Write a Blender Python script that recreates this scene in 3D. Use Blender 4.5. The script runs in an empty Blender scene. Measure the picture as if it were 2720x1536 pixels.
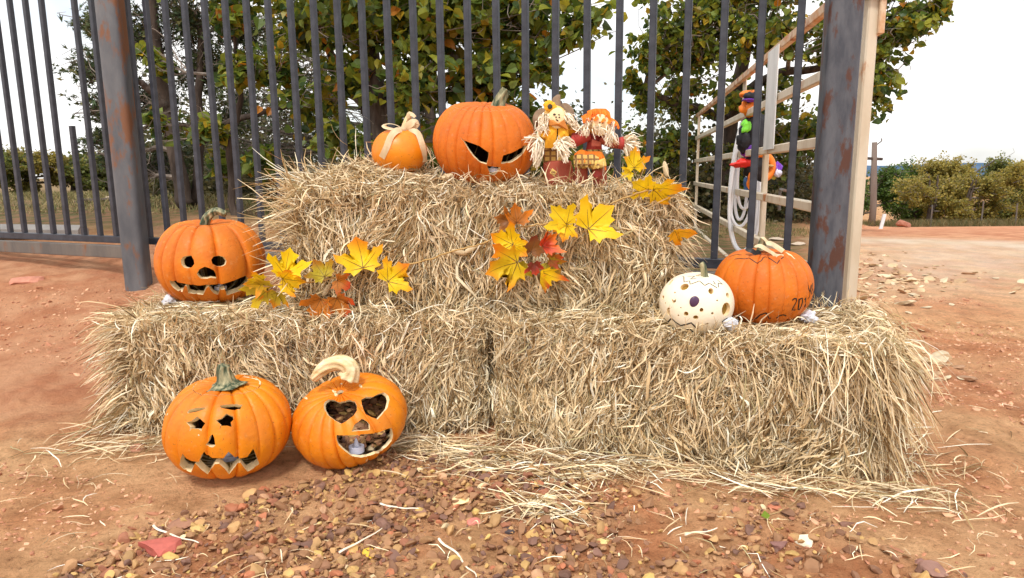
import bpy, bmesh, math, random
import numpy as np
from mathutils import Vector, Matrix, noise as mnoise
from mathutils.bvhtree import BVHTree
from mathutils.geometry import delaunay_2d_cdt

sc = bpy.context.scene
COL = sc.collection
rng = np.random.default_rng(7)
random.seed(7)

# ------------------------------------------------------------------ camera
FPX = 1795.0; PITCH = math.radians(9.85); ROLL = math.radians(-0.5); CAMH = 0.84
_w = np.array([0, math.cos(PITCH), -math.sin(PITCH)])
_r0 = np.array([1.0, 0, 0]); _u0 = np.cross(_r0, _w)
_r = math.cos(ROLL)*_r0 + math.sin(ROLL)*_u0
_u = -math.sin(ROLL)*_r0 + math.cos(ROLL)*_u0
cam_d = bpy.data.cameras.new('camera'); cam = bpy.data.objects.new('camera', cam_d); COL.objects.link(cam)
cam_d.sensor_width = 36; cam_d.lens = 36*FPX/2720; cam_d.clip_start = 0.05; cam_d.clip_end = 2000
M = Matrix.Identity(4)
for i in range(3):
    M[i][0] = _r[i]; M[i][1] = _u[i]; M[i][2] = -_w[i]
M[2][3] = CAMH
cam.matrix_world = M
sc.camera = cam

# ------------------------------------------------------------------ sky and sun
SUN_EL = math.radians(56); SUN_AZ = math.radians(195)      # azimuth clockwise from +Y
world = bpy.data.worlds.new('World'); sc.world = world; world.use_nodes = True
nt = world.node_tree; nt.nodes.clear()
wo = nt.nodes.new('ShaderNodeOutputWorld'); mixs = nt.nodes.new('ShaderNodeMixShader')
bg1 = nt.nodes.new('ShaderNodeBackground'); bg2 = nt.nodes.new('ShaderNodeBackground')
sky = nt.nodes.new('ShaderNodeTexSky'); sky.sky_type = 'NISHITA'; sky.sun_disc = False
sky.sun_elevation = SUN_EL; sky.sun_rotation = SUN_AZ; sky.dust_density = 2.0
bg1.inputs['Strength'].default_value = 0.12
bg2.inputs['Color'].default_value = (1.0, 0.985, 0.965, 1); bg2.inputs['Strength'].default_value = 0.86
tcw = nt.nodes.new('ShaderNodeTexCoord'); mpw = nt.nodes.new('ShaderNodeMapping'); mpw.inputs['Scale'].default_value = (1.3, 1.3, 2.6)
nzw = nt.nodes.new('ShaderNodeTexNoise'); nzw.inputs['Scale'].default_value = 1.7; nzw.inputs['Detail'].default_value = 6
rpw = nt.nodes.new('ShaderNodeValToRGB'); rpw.color_ramp.elements[0].position = 0.34; rpw.color_ramp.elements[0].color = (.35, .35, .35, 1)
rpw.color_ramp.elements[1].position = 0.52
L = nt.links.new
L(tcw.outputs['Generated'], mpw.inputs['Vector']); L(mpw.outputs[0], nzw.inputs['Vector']); L(nzw.outputs['Fac'], rpw.inputs['Fac'])
L(sky.outputs[0], bg1.inputs['Color']); L(rpw.outputs[0], mixs.inputs[0]); L(bg1.outputs[0], mixs.inputs[1]); L(bg2.outputs[0], mixs.inputs[2])
L(mixs.outputs[0], wo.inputs['Surface'])
sun_d = bpy.data.lights.new('sun', 'SUN'); sun_d.energy = 1.5; sun_d.angle = math.radians(11); sun_d.color = (1, 0.96, 0.9)
sun = bpy.data.objects.new('sun', sun_d); COL.objects.link(sun)
sd = Vector((math.sin(SUN_AZ)*math.cos(SUN_EL), math.cos(SUN_AZ)*math.cos(SUN_EL), math.sin(SUN_EL)))
sun.rotation_euler = sd.to_track_quat('Z', 'Y').to_euler()
sc.view_settings.view_transform = 'Standard'; sc.view_settings.look = 'None'
sc.view_settings.exposure = 0.72; sc.view_settings.gamma = 1.0; sc.view_settings.use_curve_mapping = False
sc.cycles.max_bounces = 6; sc.cycles.transparent_max_bounces = 8
sc.cycles.use_denoising = True

# ------------------------------------------------------------------ measuring helpers (photo pixel -> point of the place)
CAMP = np.array([0, 0, CAMH])
def ray(x, y): return _w + (x-1360)/FPX*_r - (y-768)/FPX*_u
def at(x, y, Y):
    D = ray(x, y); return CAMP + D*(Y/D[1])
def atz(x, y, z):
    D = ray(x, y); return CAMP + D*((z-CAMH)/D[2])
def atplane(x, y, p, n):
    D = ray(x, y); return CAMP + D*(np.dot(np.asarray(p)-CAMP, n)/np.dot(D, n))
def pix(P):
    Q = np.asarray(P, float)-CAMP; z = Q@_w
    return 1360+FPX*(Q@_r)/z, 768-FPX*(Q@_u)/z
K = 1.0559

# ------------------------------------------------------------------ object helpers
def tag(o, label=None, cat=None, group=None, kind=None):
    if label: o['label'] = label
    if cat: o['category'] = cat
    if group: o['group'] = group
    if kind: o['kind'] = kind
    return o
def root(name, loc, label, cat, group=None):
    o = bpy.data.objects.new(name, None); o.empty_display_size = 0.05
    o.location = Vector([float(c) for c in loc]); COL.objects.link(o)
    return tag(o, label, cat, group)
def npmesh(name, V, F, col=None, smooth=False, midx=None):
    """V (n,3); F list of index arrays (m,k) or one array"""
    me = bpy.data.meshes.new(name)
    V = np.asarray(V, np.float32)
    if isinstance(F, np.ndarray): F = [F]
    F = [f for f in F if len(f)]
    me.vertices.add(len(V)); me.vertices.foreach_set('co', V.ravel())
    tot = sum(f.size for f in F); npoly = sum(len(f) for f in F)
    me.loops.add(tot); me.polygons.add(npoly)
    me.loops.foreach_set('vertex_index', np.concatenate([f.ravel() for f in F]).astype(np.int32))
    sizes = np.concatenate([np.full(len(f), f.shape[1]) for f in F]).astype(np.int32)
    starts = np.concatenate([[0], np.cumsum(sizes)[:-1]]).astype(np.int32)
    me.polygons.foreach_set('loop_start', starts)
    try: me.polygons.foreach_set('loop_total', sizes)
    except Exception: pass
    me.polygons.foreach_set('use_smooth', np.full(npoly, bool(smooth)))
    if midx is not None: me.polygons.foreach_set('material_index', np.asarray(midx, np.int32))
    me.update(calc_edges=True)
    if col is not None:
        a = me.color_attributes.new('Col', 'FLOAT_COLOR', 'POINT')
        c = np.ones((len(V), 4), np.float32); c[:, :3] = col
        a.data.foreach_set('color', c.ravel())
    return me
def ob(name, V, F, mats, parent=None, col=None, smooth=False, midx=None, origin=None):
    """one mesh object; V in world coordinates"""
    V = np.asarray(V, float)
    if parent is not None: o0 = np.array(parent['_o'] if '_o' in parent else parent.location)
    elif origin is not None: o0 = np.asarray(origin, float)
    else: o0 = np.array([(V[:, 0].min()+V[:, 0].max())/2, (V[:, 1].min()+V[:, 1].max())/2, V[:, 2].min()])
    if isinstance(F, list) and len(F) and not isinstance(F[0], np.ndarray):
        by = {}
        order = []
        for i, f in enumerate(F): by.setdefault(len(f), []).append(i)
        Fn = [np.array([F[i] for i in by[k]], int) for k in sorted(by)]
        if midx is not None: midx = [midx[i] for k in sorted(by) for i in by[k]]
        F = Fn
    me = npmesh(name, V-o0, F, col, smooth, midx)
    if not isinstance(mats, (list, tuple)): mats = [mats]
    for m in mats: me.materials.append(m)
    o = bpy.data.objects.new(name, me)
    if parent is not None:
        o.parent = parent
        # children of a mesh part: parent origin is where parent stands; meshes of parts share the root's origin
    else: o.location = o0
    COL.objects.link(o)
    return o
def worigin(o):
    v = Vector((0, 0, 0))
    while o is not None: v = v+o.location; o = o.parent
    return np.array(v)
def sub(name, V, F, mats, part, **kw):
    """a sub-part under a part"""
    V = np.asarray(V, float)-worigin(part)
    o0 = part.location.copy()
    o = ob(name, V, F, mats, None, origin=(0, 0, 0), **kw)
    o.location = (0, 0, 0); o.parent = part
    return o
class G:
    """collects geometry"""
    def __init__(s): s.V = []; s.F = []; s.n = 0; s.M = []; s.C = []
    def add(s, V, F, m=0, c=None):
        V = np.asarray(V, float); s.V.append(V)
        for f in F: s.F.append([i+s.n for i in f]); s.M.append(m)
        if c is not None: s.C.append(np.tile(np.asarray(c, float), (len(V), 1)))
        s.n += len(V); return s
    def build(s, name, mats, parent=None, smooth=False, **kw):
        return ob(name, np.concatenate(s.V), s.F, mats, parent, smooth=smooth, midx=s.M, col=np.concatenate(s.C) if s.C else None, **kw)

# ------------------------------------------------------------------ shapes
def unit(v): v = np.asarray(v, float); return v/(np.linalg.norm(v)+1e-12)
def box(c, ax, ay, az, hx, hy, hz, bev=0.0):
    c = np.asarray(c, float); ax, ay, az = map(np.asarray, (ax, ay, az))
    if bev <= 0:
        V = [c+ax*hx*i+ay*hy*j+az*hz*k for k in (-1, 1) for j in (-1, 1) for i in (-1, 1)]
        return V, [[0, 2, 3, 1], [4, 5, 7, 6], [0, 1, 5, 4], [2, 6, 7, 3], [0, 4, 6, 2], [1, 3, 7, 5]]
    ring = [(hx-bev, -hy), (hx, -hy+bev), (hx, hy-bev), (hx-bev, hy), (-hx+bev, hy), (-hx, hy-bev), (-hx, -hy+bev), (-hx+bev, -hy)]
    V = [c+ax*p+ay*q+az*hz*k for k in (-1, 1) for p, q in ring]
    F = [[i, (i+1) % 8, 8+(i+1) % 8, 8+i] for i in range(8)]+[list(range(7, -1, -1)), list(range(8, 16))]
    return V, F
def bar(p, q, w, h, bev=0.0, up=(0, 0, 1)):
    p, q = np.asarray(p, float), np.asarray(q, float); d = unit(q-p)
    up = np.asarray(up, float)
    if abs(np.dot(d, unit(up))) > .95: up = np.array([0, 1., 0])
    s = unit(np.cross(d, up)); t = np.cross(s, d)
    return box((p+q)/2, s, t, d, w/2, h/2, np.linalg.norm(q-p)/2, bev)
def tube(path, rad, n=8, ribs=0, amp=0.0, caps=True, twist=0.0):
    path = np.asarray(path, float); m = len(path)
    rad = np.broadcast_to(np.asarray(rad, float), (m,))
    T = np.gradient(path, axis=0); T /= np.linalg.norm(T, axis=1)[:, None]+1e-12
    a = np.array([0, 0, 1.]) if abs(T[0][2]) < .9 else np.array([1., 0, 0])
    N = unit(np.cross(T[0], a)); V = []
    for i in range(m):
        N = unit(N-T[i]*np.dot(N, T[i])); B = np.cross(T[i], N)
        th = np.arange(n)*2*math.pi/n+twist*i
        rr = rad[i]*(1+amp*np.cos(ribs*(th-twist*i))) if ribs else np.full(n, rad[i])
        V.append(path[i]+np.outer(np.cos(th)*rr, N)+np.outer(np.sin(th)*rr, B))
    V = np.concatenate(V); F = []
    for i in range(m-1):
        for j in range(n):
            F.append([i*n+j, i*n+(j+1) % n, (i+1)*n+(j+1) % n, (i+1)*n+j])
    if caps: F += [list(range(n-1, -1, -1)), [(m-1)*n+j for j in range(n)]]
    return V, F
def spline(P, n):
    P = np.asarray(P, float); m = len(P); out = []
    for t in np.linspace(0, m-1, n):
        i = min(int(t), m-2); f = t-i
        p0, p1, p2, p3 = P[max(i-1, 0)], P[i], P[i+1], P[min(i+2, m-1)]
        out.append(.5*((2*p1)+(-p0+p2)*f+(2*p0-5*p1+4*p2-p3)*f*f+(-p0+3*p1-3*p2+p3)*f**3))
    return np.array(out)
def blob(c, r, nu=12, nv=8, rough=0.0, seed=0, axes=None):
    c = np.asarray(c, float); r = np.broadcast_to(np.asarray(r, float), (3,)); V = []; F = []
    g = np.random.default_rng(seed)
    for j in range(nv+1):
        ph = math.pi*j/nv
        for i in range(nu):
            th = 2*math.pi*i/nu
            k = 1+rough*(g.random()-.5)
            v = np.array([math.sin(ph)*math.cos(th), math.sin(ph)*math.sin(th), math.cos(ph)])*r*k
            if axes is not None: v = np.asarray(axes).T@v
            V.append(c+v)
    for j in range(nv):
        for i in range(nu):
            F.append([j*nu+i, (j+1)*nu+i, (j+1)*nu+(i+1) % nu, j*nu+(i+1) % nu])
    return V, F
def sinfield(P, f, seed, n=5):
    g = np.random.default_rng(seed); P = np.asarray(P, float); s = np.zeros(P.shape[:-1])
    for _ in range(n):
        k = g.normal(size=3)*f; s = s+np.sin(P@k+g.random()*6.28)
    return s/math.sqrt(n)

# ------------------------------------------------------------------ materials
def mat(name, c1, c2=None, scale=8, rough=.7, bump=0, bscale=None, stretch=(1, 1, 1), lo=.35, hi=.65, spec=.4, attr=False, c3=None, detail=6,
        metal=0, transl=0, coat=0, avar=0.25):
    m = bpy.data.materials.new(name); m.use_nodes = True; t = m.node_tree; b = t.nodes['Principled BSDF']
    b.inputs['Roughness'].default_value = rough; b.inputs['Metallic'].default_value = metal
    b.inputs['Specular IOR Level'].default_value = spec
    if coat: b.inputs['Coat Weight'].default_value = coat; b.inputs['Coat Roughness'].default_value = .35
    tc = t.nodes.new('ShaderNodeTexCoord'); mp = t.nodes.new('ShaderNodeMapping'); mp.inputs['Scale'].default_value = stretch
    t.links.new(tc.outputs['Object'], mp.inputs['Vector'])
    nz = t.nodes.new('ShaderNodeTexNoise'); nz.inputs['Scale'].default_value = scale; nz.inputs['Detail'].default_value = detail
    nz.inputs['Roughness'].default_value = .6
    t.links.new(mp.outputs[0], nz.inputs['Vector'])
    if attr:
        at_ = t.nodes.new('ShaderNodeAttribute'); at_.attribute_name = 'Col'
        mr = t.nodes.new('ShaderNodeMapRange'); mr.inputs[1].default_value = .3; mr.inputs[2].default_value = .7
        mr.inputs[3].default_value = 1-avar; mr.inputs[4].default_value = 1+avar
        t.links.new(nz.outputs['Fac'], mr.inputs[0])
        mu = t.nodes.new('ShaderNodeVectorMath'); mu.operation = 'SCALE'
        t.links.new(at_.outputs['Color'], mu.inputs[0]); t.links.new(mr.outputs[0], mu.inputs['Scale'])
        colout = mu.outputs[0]
    elif c2 is None:
        b.inputs['Base Color'].default_value = (*c1, 1); colout = None
    else:
        rp = t.nodes.new('ShaderNodeValToRGB'); e = rp.color_ramp.elements
        e[0].position = lo; e[0].color = (*c1, 1); e[1].position = hi; e[1].color = (*c2, 1)
        if c3 is not None:
            e2 = rp.color_ramp.elements.new(min(.99, hi+.12)); e2.color = (*c3, 1)
        t.links.new(nz.outputs['Fac'], rp.inputs['Fac']); colout = rp.outputs[0]
    if colout is not None: t.links.new(colout, b.inputs['Base Color'])
    bm = None
    if bump:
        n2 = t.nodes.new('ShaderNodeTexNoise'); n2.inputs['Scale'].default_value = bscale or scale*3; n2.inputs['Detail'].default_value = 8
        t.links.new(mp.outputs[0], n2.inputs['Vector'])
        bm = t.nodes.new('ShaderNodeBump'); bm.inputs['Strength'].default_value = 1.0; bm.inputs['Distance'].default_value = bump
        t.links.new(n2.outputs['Fac'], bm.inputs['Height']); t.links.new(bm.outputs[0], b.inputs['Normal'])
    if transl:
        tr = t.nodes.new('ShaderNodeBsdfTranslucent'); mx = t.nodes.new('ShaderNodeMixShader'); mx.inputs[0].default_value = transl
        if colout is not None: t.links.new(colout, tr.inputs['Color'])
        else: tr.inputs['Color'].default_value = (*c1, 1)
        t.links.new(b.outputs[0], mx.inputs[1]); t.links.new(tr.outputs[0], mx.inputs[2])
        t.links.new(mx.outputs[0], t.nodes['Material Output'].inputs['Surface'])
    return m
def rusty(name, a, b_, rust, scale, thr):
    m = mat(name, a, b_, scale=scale*1.5, stretch=(1, 1, .3), rough=.5, bump=.0015, bscale=70); t = m.node_tree; b = t.nodes['Principled BSDF']
    src = b.inputs['Base Color'].links[0].from_socket
    tc = t.nodes.new('ShaderNodeTexCoord'); mp = t.nodes.new('ShaderNodeMapping'); mp.inputs['Scale'].default_value = (1, 1, .35); mp.inputs['Location'].default_value = (3, 1, 5)
    nz = t.nodes.new('ShaderNodeTexNoise'); nz.inputs['Scale'].default_value = scale; nz.inputs['Detail'].default_value = 9; nz.inputs['Roughness'].default_value = .68
    r = t.nodes.new('ShaderNodeValToRGB'); r.color_ramp.elements[0].position = thr; r.color_ramp.elements[0].color = (0, 0, 0, 1); r.color_ramp.elements[1].position = thr+.07
    mx = t.nodes.new('ShaderNodeMix'); mx.data_type = 'RGBA'; mx.inputs[7].default_value = (*rust, 1)
    t.links.new(tc.outputs['Object'], mp.inputs['Vector']); t.links.new(mp.outputs[0], nz.inputs['Vector']); t.links.new(nz.outputs['Fac'], r.inputs['Fac'])
    t.links.new(r.outputs[0], mx.inputs[0]); t.links.new(src, mx.inputs[6]); t.links.new(mx.outputs[2], b.inputs['Base Color'])
    return m
M_beam = rusty('beam_weathered', (.10, .095, .09), (.17, .15, .13), (.20, .085, .035), 6, .55)
M_straw = mat('straw', (0, 0, 0), attr=True, scale=30, rough=.6, spec=.25, avar=.2)
def skin(m, dull):
    t = m.node_tree; b = t.nodes['Principled BSDF']; Lk = t.links.new; src = b.inputs['Base Color'].links[0].from_socket
    tc = t.nodes.new('ShaderNodeTexCoord')
    def layer(src, scale, lo, hi, col, f, detail=5, st=(1, 1, 1)):
        mp = t.nodes.new('ShaderNodeMapping'); mp.inputs['Scale'].default_value = st; mp.inputs['Location'].default_value = (scale*.1, 2, 1)
        n = t.nodes.new('ShaderNodeTexNoise'); n.inputs['Scale'].default_value = scale; n.inputs['Detail'].default_value = detail; n.inputs['Roughness'].default_value = .65
        r = t.nodes.new('ShaderNodeMapRange'); r.inputs[1].default_value = lo; r.inputs[2].default_value = hi; r.inputs[4].default_value = f
        x = t.nodes.new('ShaderNodeMix'); x.data_type = 'RGBA'; x.inputs[7].default_value = (*col, 1)
        Lk(tc.outputs['Object'], mp.inputs['Vector']); Lk(mp.outputs[0], n.inputs['Vector']); Lk(n.outputs['Fac'], r.inputs[0]); Lk(r.outputs[0], x.inputs[0]); Lk(src, x.inputs[6]); return x.outputs[2], r.outputs[0]
    s, f = layer(src, 9, .52, .68, dull, .55)
    s, _ = layer(s, 55, .60, .72, (dull[0]*1.05, dull[1]*1.5, dull[2]*3), .5, 3)
    s, _ = layer(s, 140, .64, .72, (.20, .07, .02), .6, 2)
    s, _ = layer(s, 16, .60, .72, (.42, .20, .07), .35, 8, (1, 1, .5))
    Lk(s, b.inputs['Base Color'])
    ad = t.nodes.new('ShaderNodeMath'); ad.operation = 'MULTIPLY_ADD'; ad.inputs[1].default_value = .5; ad.inputs[2].default_value = b.inputs['Roughness'].default_value; Lk(f, ad.inputs[0]); Lk(ad.outputs[0], b.inputs['Roughness'])
    return m
M_core = mat('straw_packed', (.20, .125, .055), (.38, .26, .13), scale=60, stretch=(1, 1, .3), rough=.9, bump=.01, bscale=90)
M_orange = skin(mat('pumpkin_skin', (.56, .125, .010), (.82, .235, .016), scale=5, rough=.5, bump=.0022, bscale=60, spec=.3, c3=(.70, .18, .016)), (.66, .21, .035))
M_orange2 = skin(mat('pumpkin_skin_ripe', (.62, .155, .005), (.84, .275, .008), scale=5.0, rough=.45, bump=.002, bscale=55, spec=.35, c3=(.72, .20, .007)), (.70, .22, .03))
M_red_or = skin(mat('pumpkin_skin_deep', (.55, .120, .010), (.74, .195, .016), scale=6, rough=.52, bump=.0022, bscale=70, spec=.28, c3=(.62, .15, .012)), (.56, .17, .04))
M_yel_or = skin(mat('gourd_skin', (.74, .20, .004), (.86, .29, .008), scale=5, rough=.4, bump=.0008, bscale=50, spec=.5), (.80, .25, .02))
M_white_p = mat('pale_pumpkin_skin', (.88, .76, .55), (.94, .86, .70), scale=5, rough=.45, bump=.0006, bscale=60, spec=.45)
M_flesh = mat('pumpkin_flesh', (.80, .60, .32), (.90, .74, .48), scale=30, rough=.6, bump=.002, bscale=80)
M_pulp_shade = mat('pumpkin_pulp_shade', (.05, .016, .006), (.10, .035, .01), scale=20, rough=.75, bump=.003, bscale=50)  # pulp darkened in its colour to give the shade inside the pumpkins
M_olive = mat('hole_flesh', (.24, .13, .015), (.38, .23, .04), scale=20, rough=.7)
M_stem = mat('stem_green', (.035, .06, .03), (.55, .48, .28), scale=60, stretch=(1, 1, .12), rough=.75, bump=.002, bscale=50, lo=.42, hi=.7)
M_stem_pale = mat('stem_pale', (.62, .42, .18), (.90, .76, .50), scale=45, stretch=(.3, 1, 1), rough=.7, bump=.004, bscale=60)
M_ink = mat('black_marker', (.012, .010, .010), rough=.5)
M_steel = mat('painted_steel_dark', (.020, .023, .033), (.042, .047, .063), scale=22, rough=.42, bump=.0006, bscale=120, spec=.5)
M_rust = rusty('rusty_steel_post', (.085, .092, .105), (.15, .155, .165), (.20, .085, .040), 7, .515)
M_rust2 = rusty('rusty_dark_steel_post', (.050, .055, .070), (.10, .105, .12), (.085, .034, .022), 22, .53)
M_beam0 = mat('beam_weathered', (.115, .105, .095), (.18, .155, .135), scale=7, stretch=(.5, .5, 1), rough=.6, bump=.001, c3=(.20, .09, .04), lo=.4, hi=.6)
M_cream = rusty('cream_paint_rusty', (.60, .50, .36), (.74, .66, .52), (.48, .19, .06), 6, .60)
M_creamr = mat('cream_paint_very_rusty', (.62, .30, .12), (.72, .55, .38), scale=6, rough=.6, bump=.001, c3=(.42, .14, .04), lo=.38, hi=.5)
M_white = mat('white_plastic', (.82, .83, .86), rough=.4)
M_sheet = mat('galvanised_sheet', (.62, .63, .62), (.82, .82, .80), scale=9, stretch=(1, 1, .3), rough=.4)
M_tissue = mat('tissue_paper', (.80, .81, .88), (.88, .89, .95), scale=40, rough=.8, transl=.2)
M_tealight = mat('tealight_plastic', (.74, .74, .88), rough=.45, transl=.2)
M_bark = mat('bark', (.040, .028, .022), (.115, .085, .068), scale=14, stretch=(1, 1, .25), rough=.9, bump=.012, bscale=30)
M_twig = mat('twig_bark', (.08, .065, .055), (.30, .25, .21), scale=10, rough=.9)
M_leafT = mat('tree_leaf', (0, 0, 0), attr=True, scale=5, rough=.45, spec=.45, transl=.48, avar=.2)
M_cedar = mat('cedar_spray', (0, 0, 0), attr=True, scale=5, rough=.7, transl=.15, avar=.2)
M_maple = mat('silk_leaf', (0, 0, 0), attr=True, scale=25, rough=.5, spec=.4, transl=.30, avar=.08)
M_vein = mat('leaf_vein', (.10, .045, .012), rough=.6)
M_vine = mat('vine_stem', (.42, .25, .08), (.55, .36, .14), scale=40, rough=.6)
M_husk = mat('corn_husk', (.62, .46, .26), (.80, .67, .44), scale=30, stretch=(1, 1, .3), rough=.65, bump=.001, transl=.15)
M_stone = mat('gravel_stone', (0, 0, 0), attr=True, scale=30, rough=.7, spec=.3, bump=.0015, bscale=90, avar=.18)
M_soil = None

# ------------------------------------------------------------------ ground
def prof(Y, pts):
    pts = np.array(pts); return np.interp(Y, pts[:, 0], pts[:, 1])
def sstep(x, a, b):
    t = np.clip((x-a)/(b-a), 0, 1); return t*t*(3-2*t)
def ground_z(X, Y):
    X = np.asarray(X, float); Y = np.asarray(Y, float)
    Ys = np.maximum(Y, .3)
    u = X/np.maximum(Y, .8)
    zl = prof(Ys, [(0, 0), (2.35, 0), (2.9, .10), (3.65, .295), (4.5, .40), (5.5, .47), (7, .54), (11, .53), (16, .42), (30, .1), (100, -.5), (900, -3)])
    zm = prof(Ys, [(0, 0), (2.7, 0), (4, .06), (9, .02), (11, .16), (14, .38), (20, .42), (40, .2), (100, -.5), (900, -3)])
    zr = prof(Ys, [(0, 0), (2.7, 0), (5, .05), (6.6, .09), (8, .07), (10, -.07), (14, -.36), (20, -.88), (30, -1.75), (100, -3), (900, -4)])
    wl = 1-sstep(u, -.42, -.12); wr = sstep(u, .40, .52)
    near = sstep(Y, 0, 3)
    z = zl*wl+zm*(1-wl)*(1-wr)+zr*wr
    z = z-.02*sstep(-X, 2.0, 6)*0
    return z
def ground_detail(X, Y):
    P = np.stack([X, Y, X*0], -1)
    dist = np.sqrt(X**2+Y**2)
    k = 1/(1+np.maximum(dist-3, 0)*.5)
    z = .010*sinfield(P, 3.5, 1)+.0055*sinfield(P, 11, 2)+.0032*sinfield(P, 30, 3, 7)
    # drag marks left by tyres to the right, running away from the viewer
    s = sinfield(np.stack([X*1.0-Y*.55, Y*.12+X*.05, X*0], -1), 16, 5, 8)
    z = z+.011*s*sstep(X, .9, 1.5)*(1-sstep(Y, 5, 9))
    s2 = sinfield(np.stack([X*.25, Y*1.6, X*0], -1), 14, 6, 8)
    z = z+.006*s2*sstep(-X, 1.2, 1.9)*sstep(Y, 1.6, 2.6)
    # ground is pressed level where bales stand
    flat = sstep(X, -1.5, -1.3)*(1-sstep(X, 1.1, 1.3))*sstep(Y, 1.75, 1.95)*(1-sstep(Y, 2.5, 2.8))
    z = z*(1-.75*flat)
    return z*k
def gz(x, y): return float(ground_z(x, y)+ground_detail(np.array(float(x)), np.array(float(y))))
def axis(a, b, step, far, n):
    mid = np.arange(a, b+step/2, step)
    g = np.geomspace(step*1.5, far, n)
    return np.concatenate([(a-np.cumsum(g)[::-1]) if far else [], mid, b+np.cumsum(g)])
gx = axis(-2.9, 2.9, .0125, 170, 42)
gy_mid = np.arange(.75, 4.4, .0125); gy = np.concatenate([[-30, -10, -4, -1.5, 0, .4, .6], gy_mid, 4.4+np.cumsum(np.geomspace(.02, 110, 75))])
XX, YY = np.meshgrid(gx, gy)
ZZ = ground_z(XX, YY)+ground_detail(XX, YY)
# fine clods from noise in the near part
fine = sinfield(np.stack([XX, YY, XX*0], -1), 75, 9, 12)
blobf = np.clip(sinfield(np.stack([XX, YY, XX*0], -1), 42, 10, 9)-.55, 0, 2)
nearw = (1-sstep(YY, 3.8, 4.6))*(1-sstep(np.abs(XX), 2.7, 3.0))
mus = np.abs(sinfield(np.stack([XX, YY*1.3, XX*0], -1), 24, 14, 8))
fl2 = np.clip(sinfield(np.stack([XX*.6, YY*1.5, XX*0], -1), 55, 15, 10)-.3, 0, 2)
patch = sstep(sinfield(np.stack([XX, YY, XX*0], -1), 4.5, 16), -.5, .7)
ZZ = ZZ+nearw*(.0012*fine+.005*blobf*patch-.0035*np.exp(-(mus/.12)**2)*patch+.0035*fl2*patch)
nyv, nxv = XX.shape
idx = np.arange(nyv*nxv).reshape(nyv, nxv)
GF = np.stack([idx[:-1, :-1].ravel(), idx[:-1, 1:].ravel(), idx[1:, 1:].ravel(), idx[1:, :-1].ravel()], -1)
def soil_material():
    m = bpy.data.materials.new('red_clay'); m.use_nodes = True; t = m.node_tree; b = t.nodes['Principled BSDF']; Lk = t.links.new
    b.inputs['Roughness'].default_value = .9; b.inputs['Specular IOR Level'].default_value = .2
    tc = t.nodes.new('ShaderNodeTexCoord')
    def nz(scale, det, stretch=(1, 1, 1), rot=0, rgh=.6):
        mp = t.nodes.new('ShaderNodeMapping'); mp.inputs['Scale'].default_value = stretch; mp.inputs['Rotation'].default_value = (0, 0, rot)
        n = t.nodes.new('ShaderNodeTexNoise'); n.inputs['Scale'].default_value = scale; n.inputs['Detail'].default_value = det; n.inputs['Roughness'].default_value = rgh
        Lk(tc.outputs['Object'], mp.inputs['Vector']); Lk(mp.outputs[0], n.inputs['Vector']); return n
    def ramp(n, st):
        r = t.nodes.new('ShaderNodeValToRGB'); e = r.color_ramp.elements
        e[0].position, e[0].color = st[0][0], (*st[0][1], 1); e[1].position, e[1].color = st[1][0], (*st[1][1], 1)
        for p, c in st[2:]:
            q = e.new(p); q.color = (*c, 1)
        Lk(n.outputs['Fac'], r.inputs['Fac']); return r
    def mix(f, a, bb, mode='MIX'):
        x = t.nodes.new('ShaderNodeMix'); x.data_type = 'RGBA'; x.blend_type = mode
        if isinstance(f, float): x.inputs[0].default_value = f
        else: Lk(f, x.inputs[0])
        Lk(a, x.inputs[6])
        if isinstance(bb, tuple): x.inputs[7].default_value = (*bb, 1)
        else: Lk(bb, x.inputs[7])
        return x.outputs[2]
    big = ramp(nz(.9, 5), [(.32, (.72, .34, .165)), (.46, (.85, .51, .27)), (.55, (.66, .285, .135)), (.68, (.90, .60, .34))])
    mid = ramp(nz(7, 7), [(.36, (.74, .68, .62)), (.55, (1.1, 1.1, 1.1))])
    c = mix(.85, big.outputs[0], mid.outputs[0], 'MULTIPLY')
    fin = ramp(nz(46, 12, rgh=.86), [(.365, (.30, .20, .15)), (.45, (.95, .90, .84)), (.62, (1.25, 1.25, 1.22))])
    c = mix(.9, c, fin.outputs[0], 'MULTIPLY')
    at_ = t.nodes.new('ShaderNodeAttribute'); at_.attribute_name = 'Col'
    sep = t.nodes.new('ShaderNodeSeparateColor'); Lk(at_.outputs['Color'], sep.inputs[0])
    gn = ramp(nz(6, 8), [(.40, (.34, .18, .10)), (.52, (.22, .16, .07)), (.64, (.13, .13, .045))])
    c = mix(sep.outputs[0], c, gn.outputs[0])            # R: grassy
    pn = ramp(nz(3, 6), [(.4, (.80, .60, .42)), (.62, (.92, .78, .62))])
    c = mix(sep.outputs[1], c, pn.outputs[0])            # G: pale caliche road
    rn = ramp(nz(5, 6), [(.4, (.62, .235, .12)), (.62, (.82, .42, .24))])
    c = mix(sep.outputs[2], c, rn.outputs[0])            # B: redder clay
    Lk(c, b.inputs['Base Color'])
    h1 = nz(30, 10, rgh=.78); h2 = nz(160, 5, rgh=.7)
    ad = t.nodes.new('ShaderNodeMath'); ad.operation = 'MULTIPLY_ADD'; ad.inputs[1].default_value = .35
    Lk(h2.outputs['Fac'], ad.inputs[0]); Lk(h1.outputs['Fac'], ad.inputs[2])
    bm = t.nodes.new('ShaderNodeBump'); bm.inputs['Distance'].default_value = .045; bm.inputs['Strength'].default_value = .9
    Lk(ad.outputs[0], bm.inputs['Height']); Lk(bm.outputs[0], b.inputs['Normal'])
    return m
M_soil = soil_material()
UU = XX/np.maximum(YY, .5)
nzg = sinfield(np.stack([XX, YY, XX*0], -1), 1.3, 21)
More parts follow.
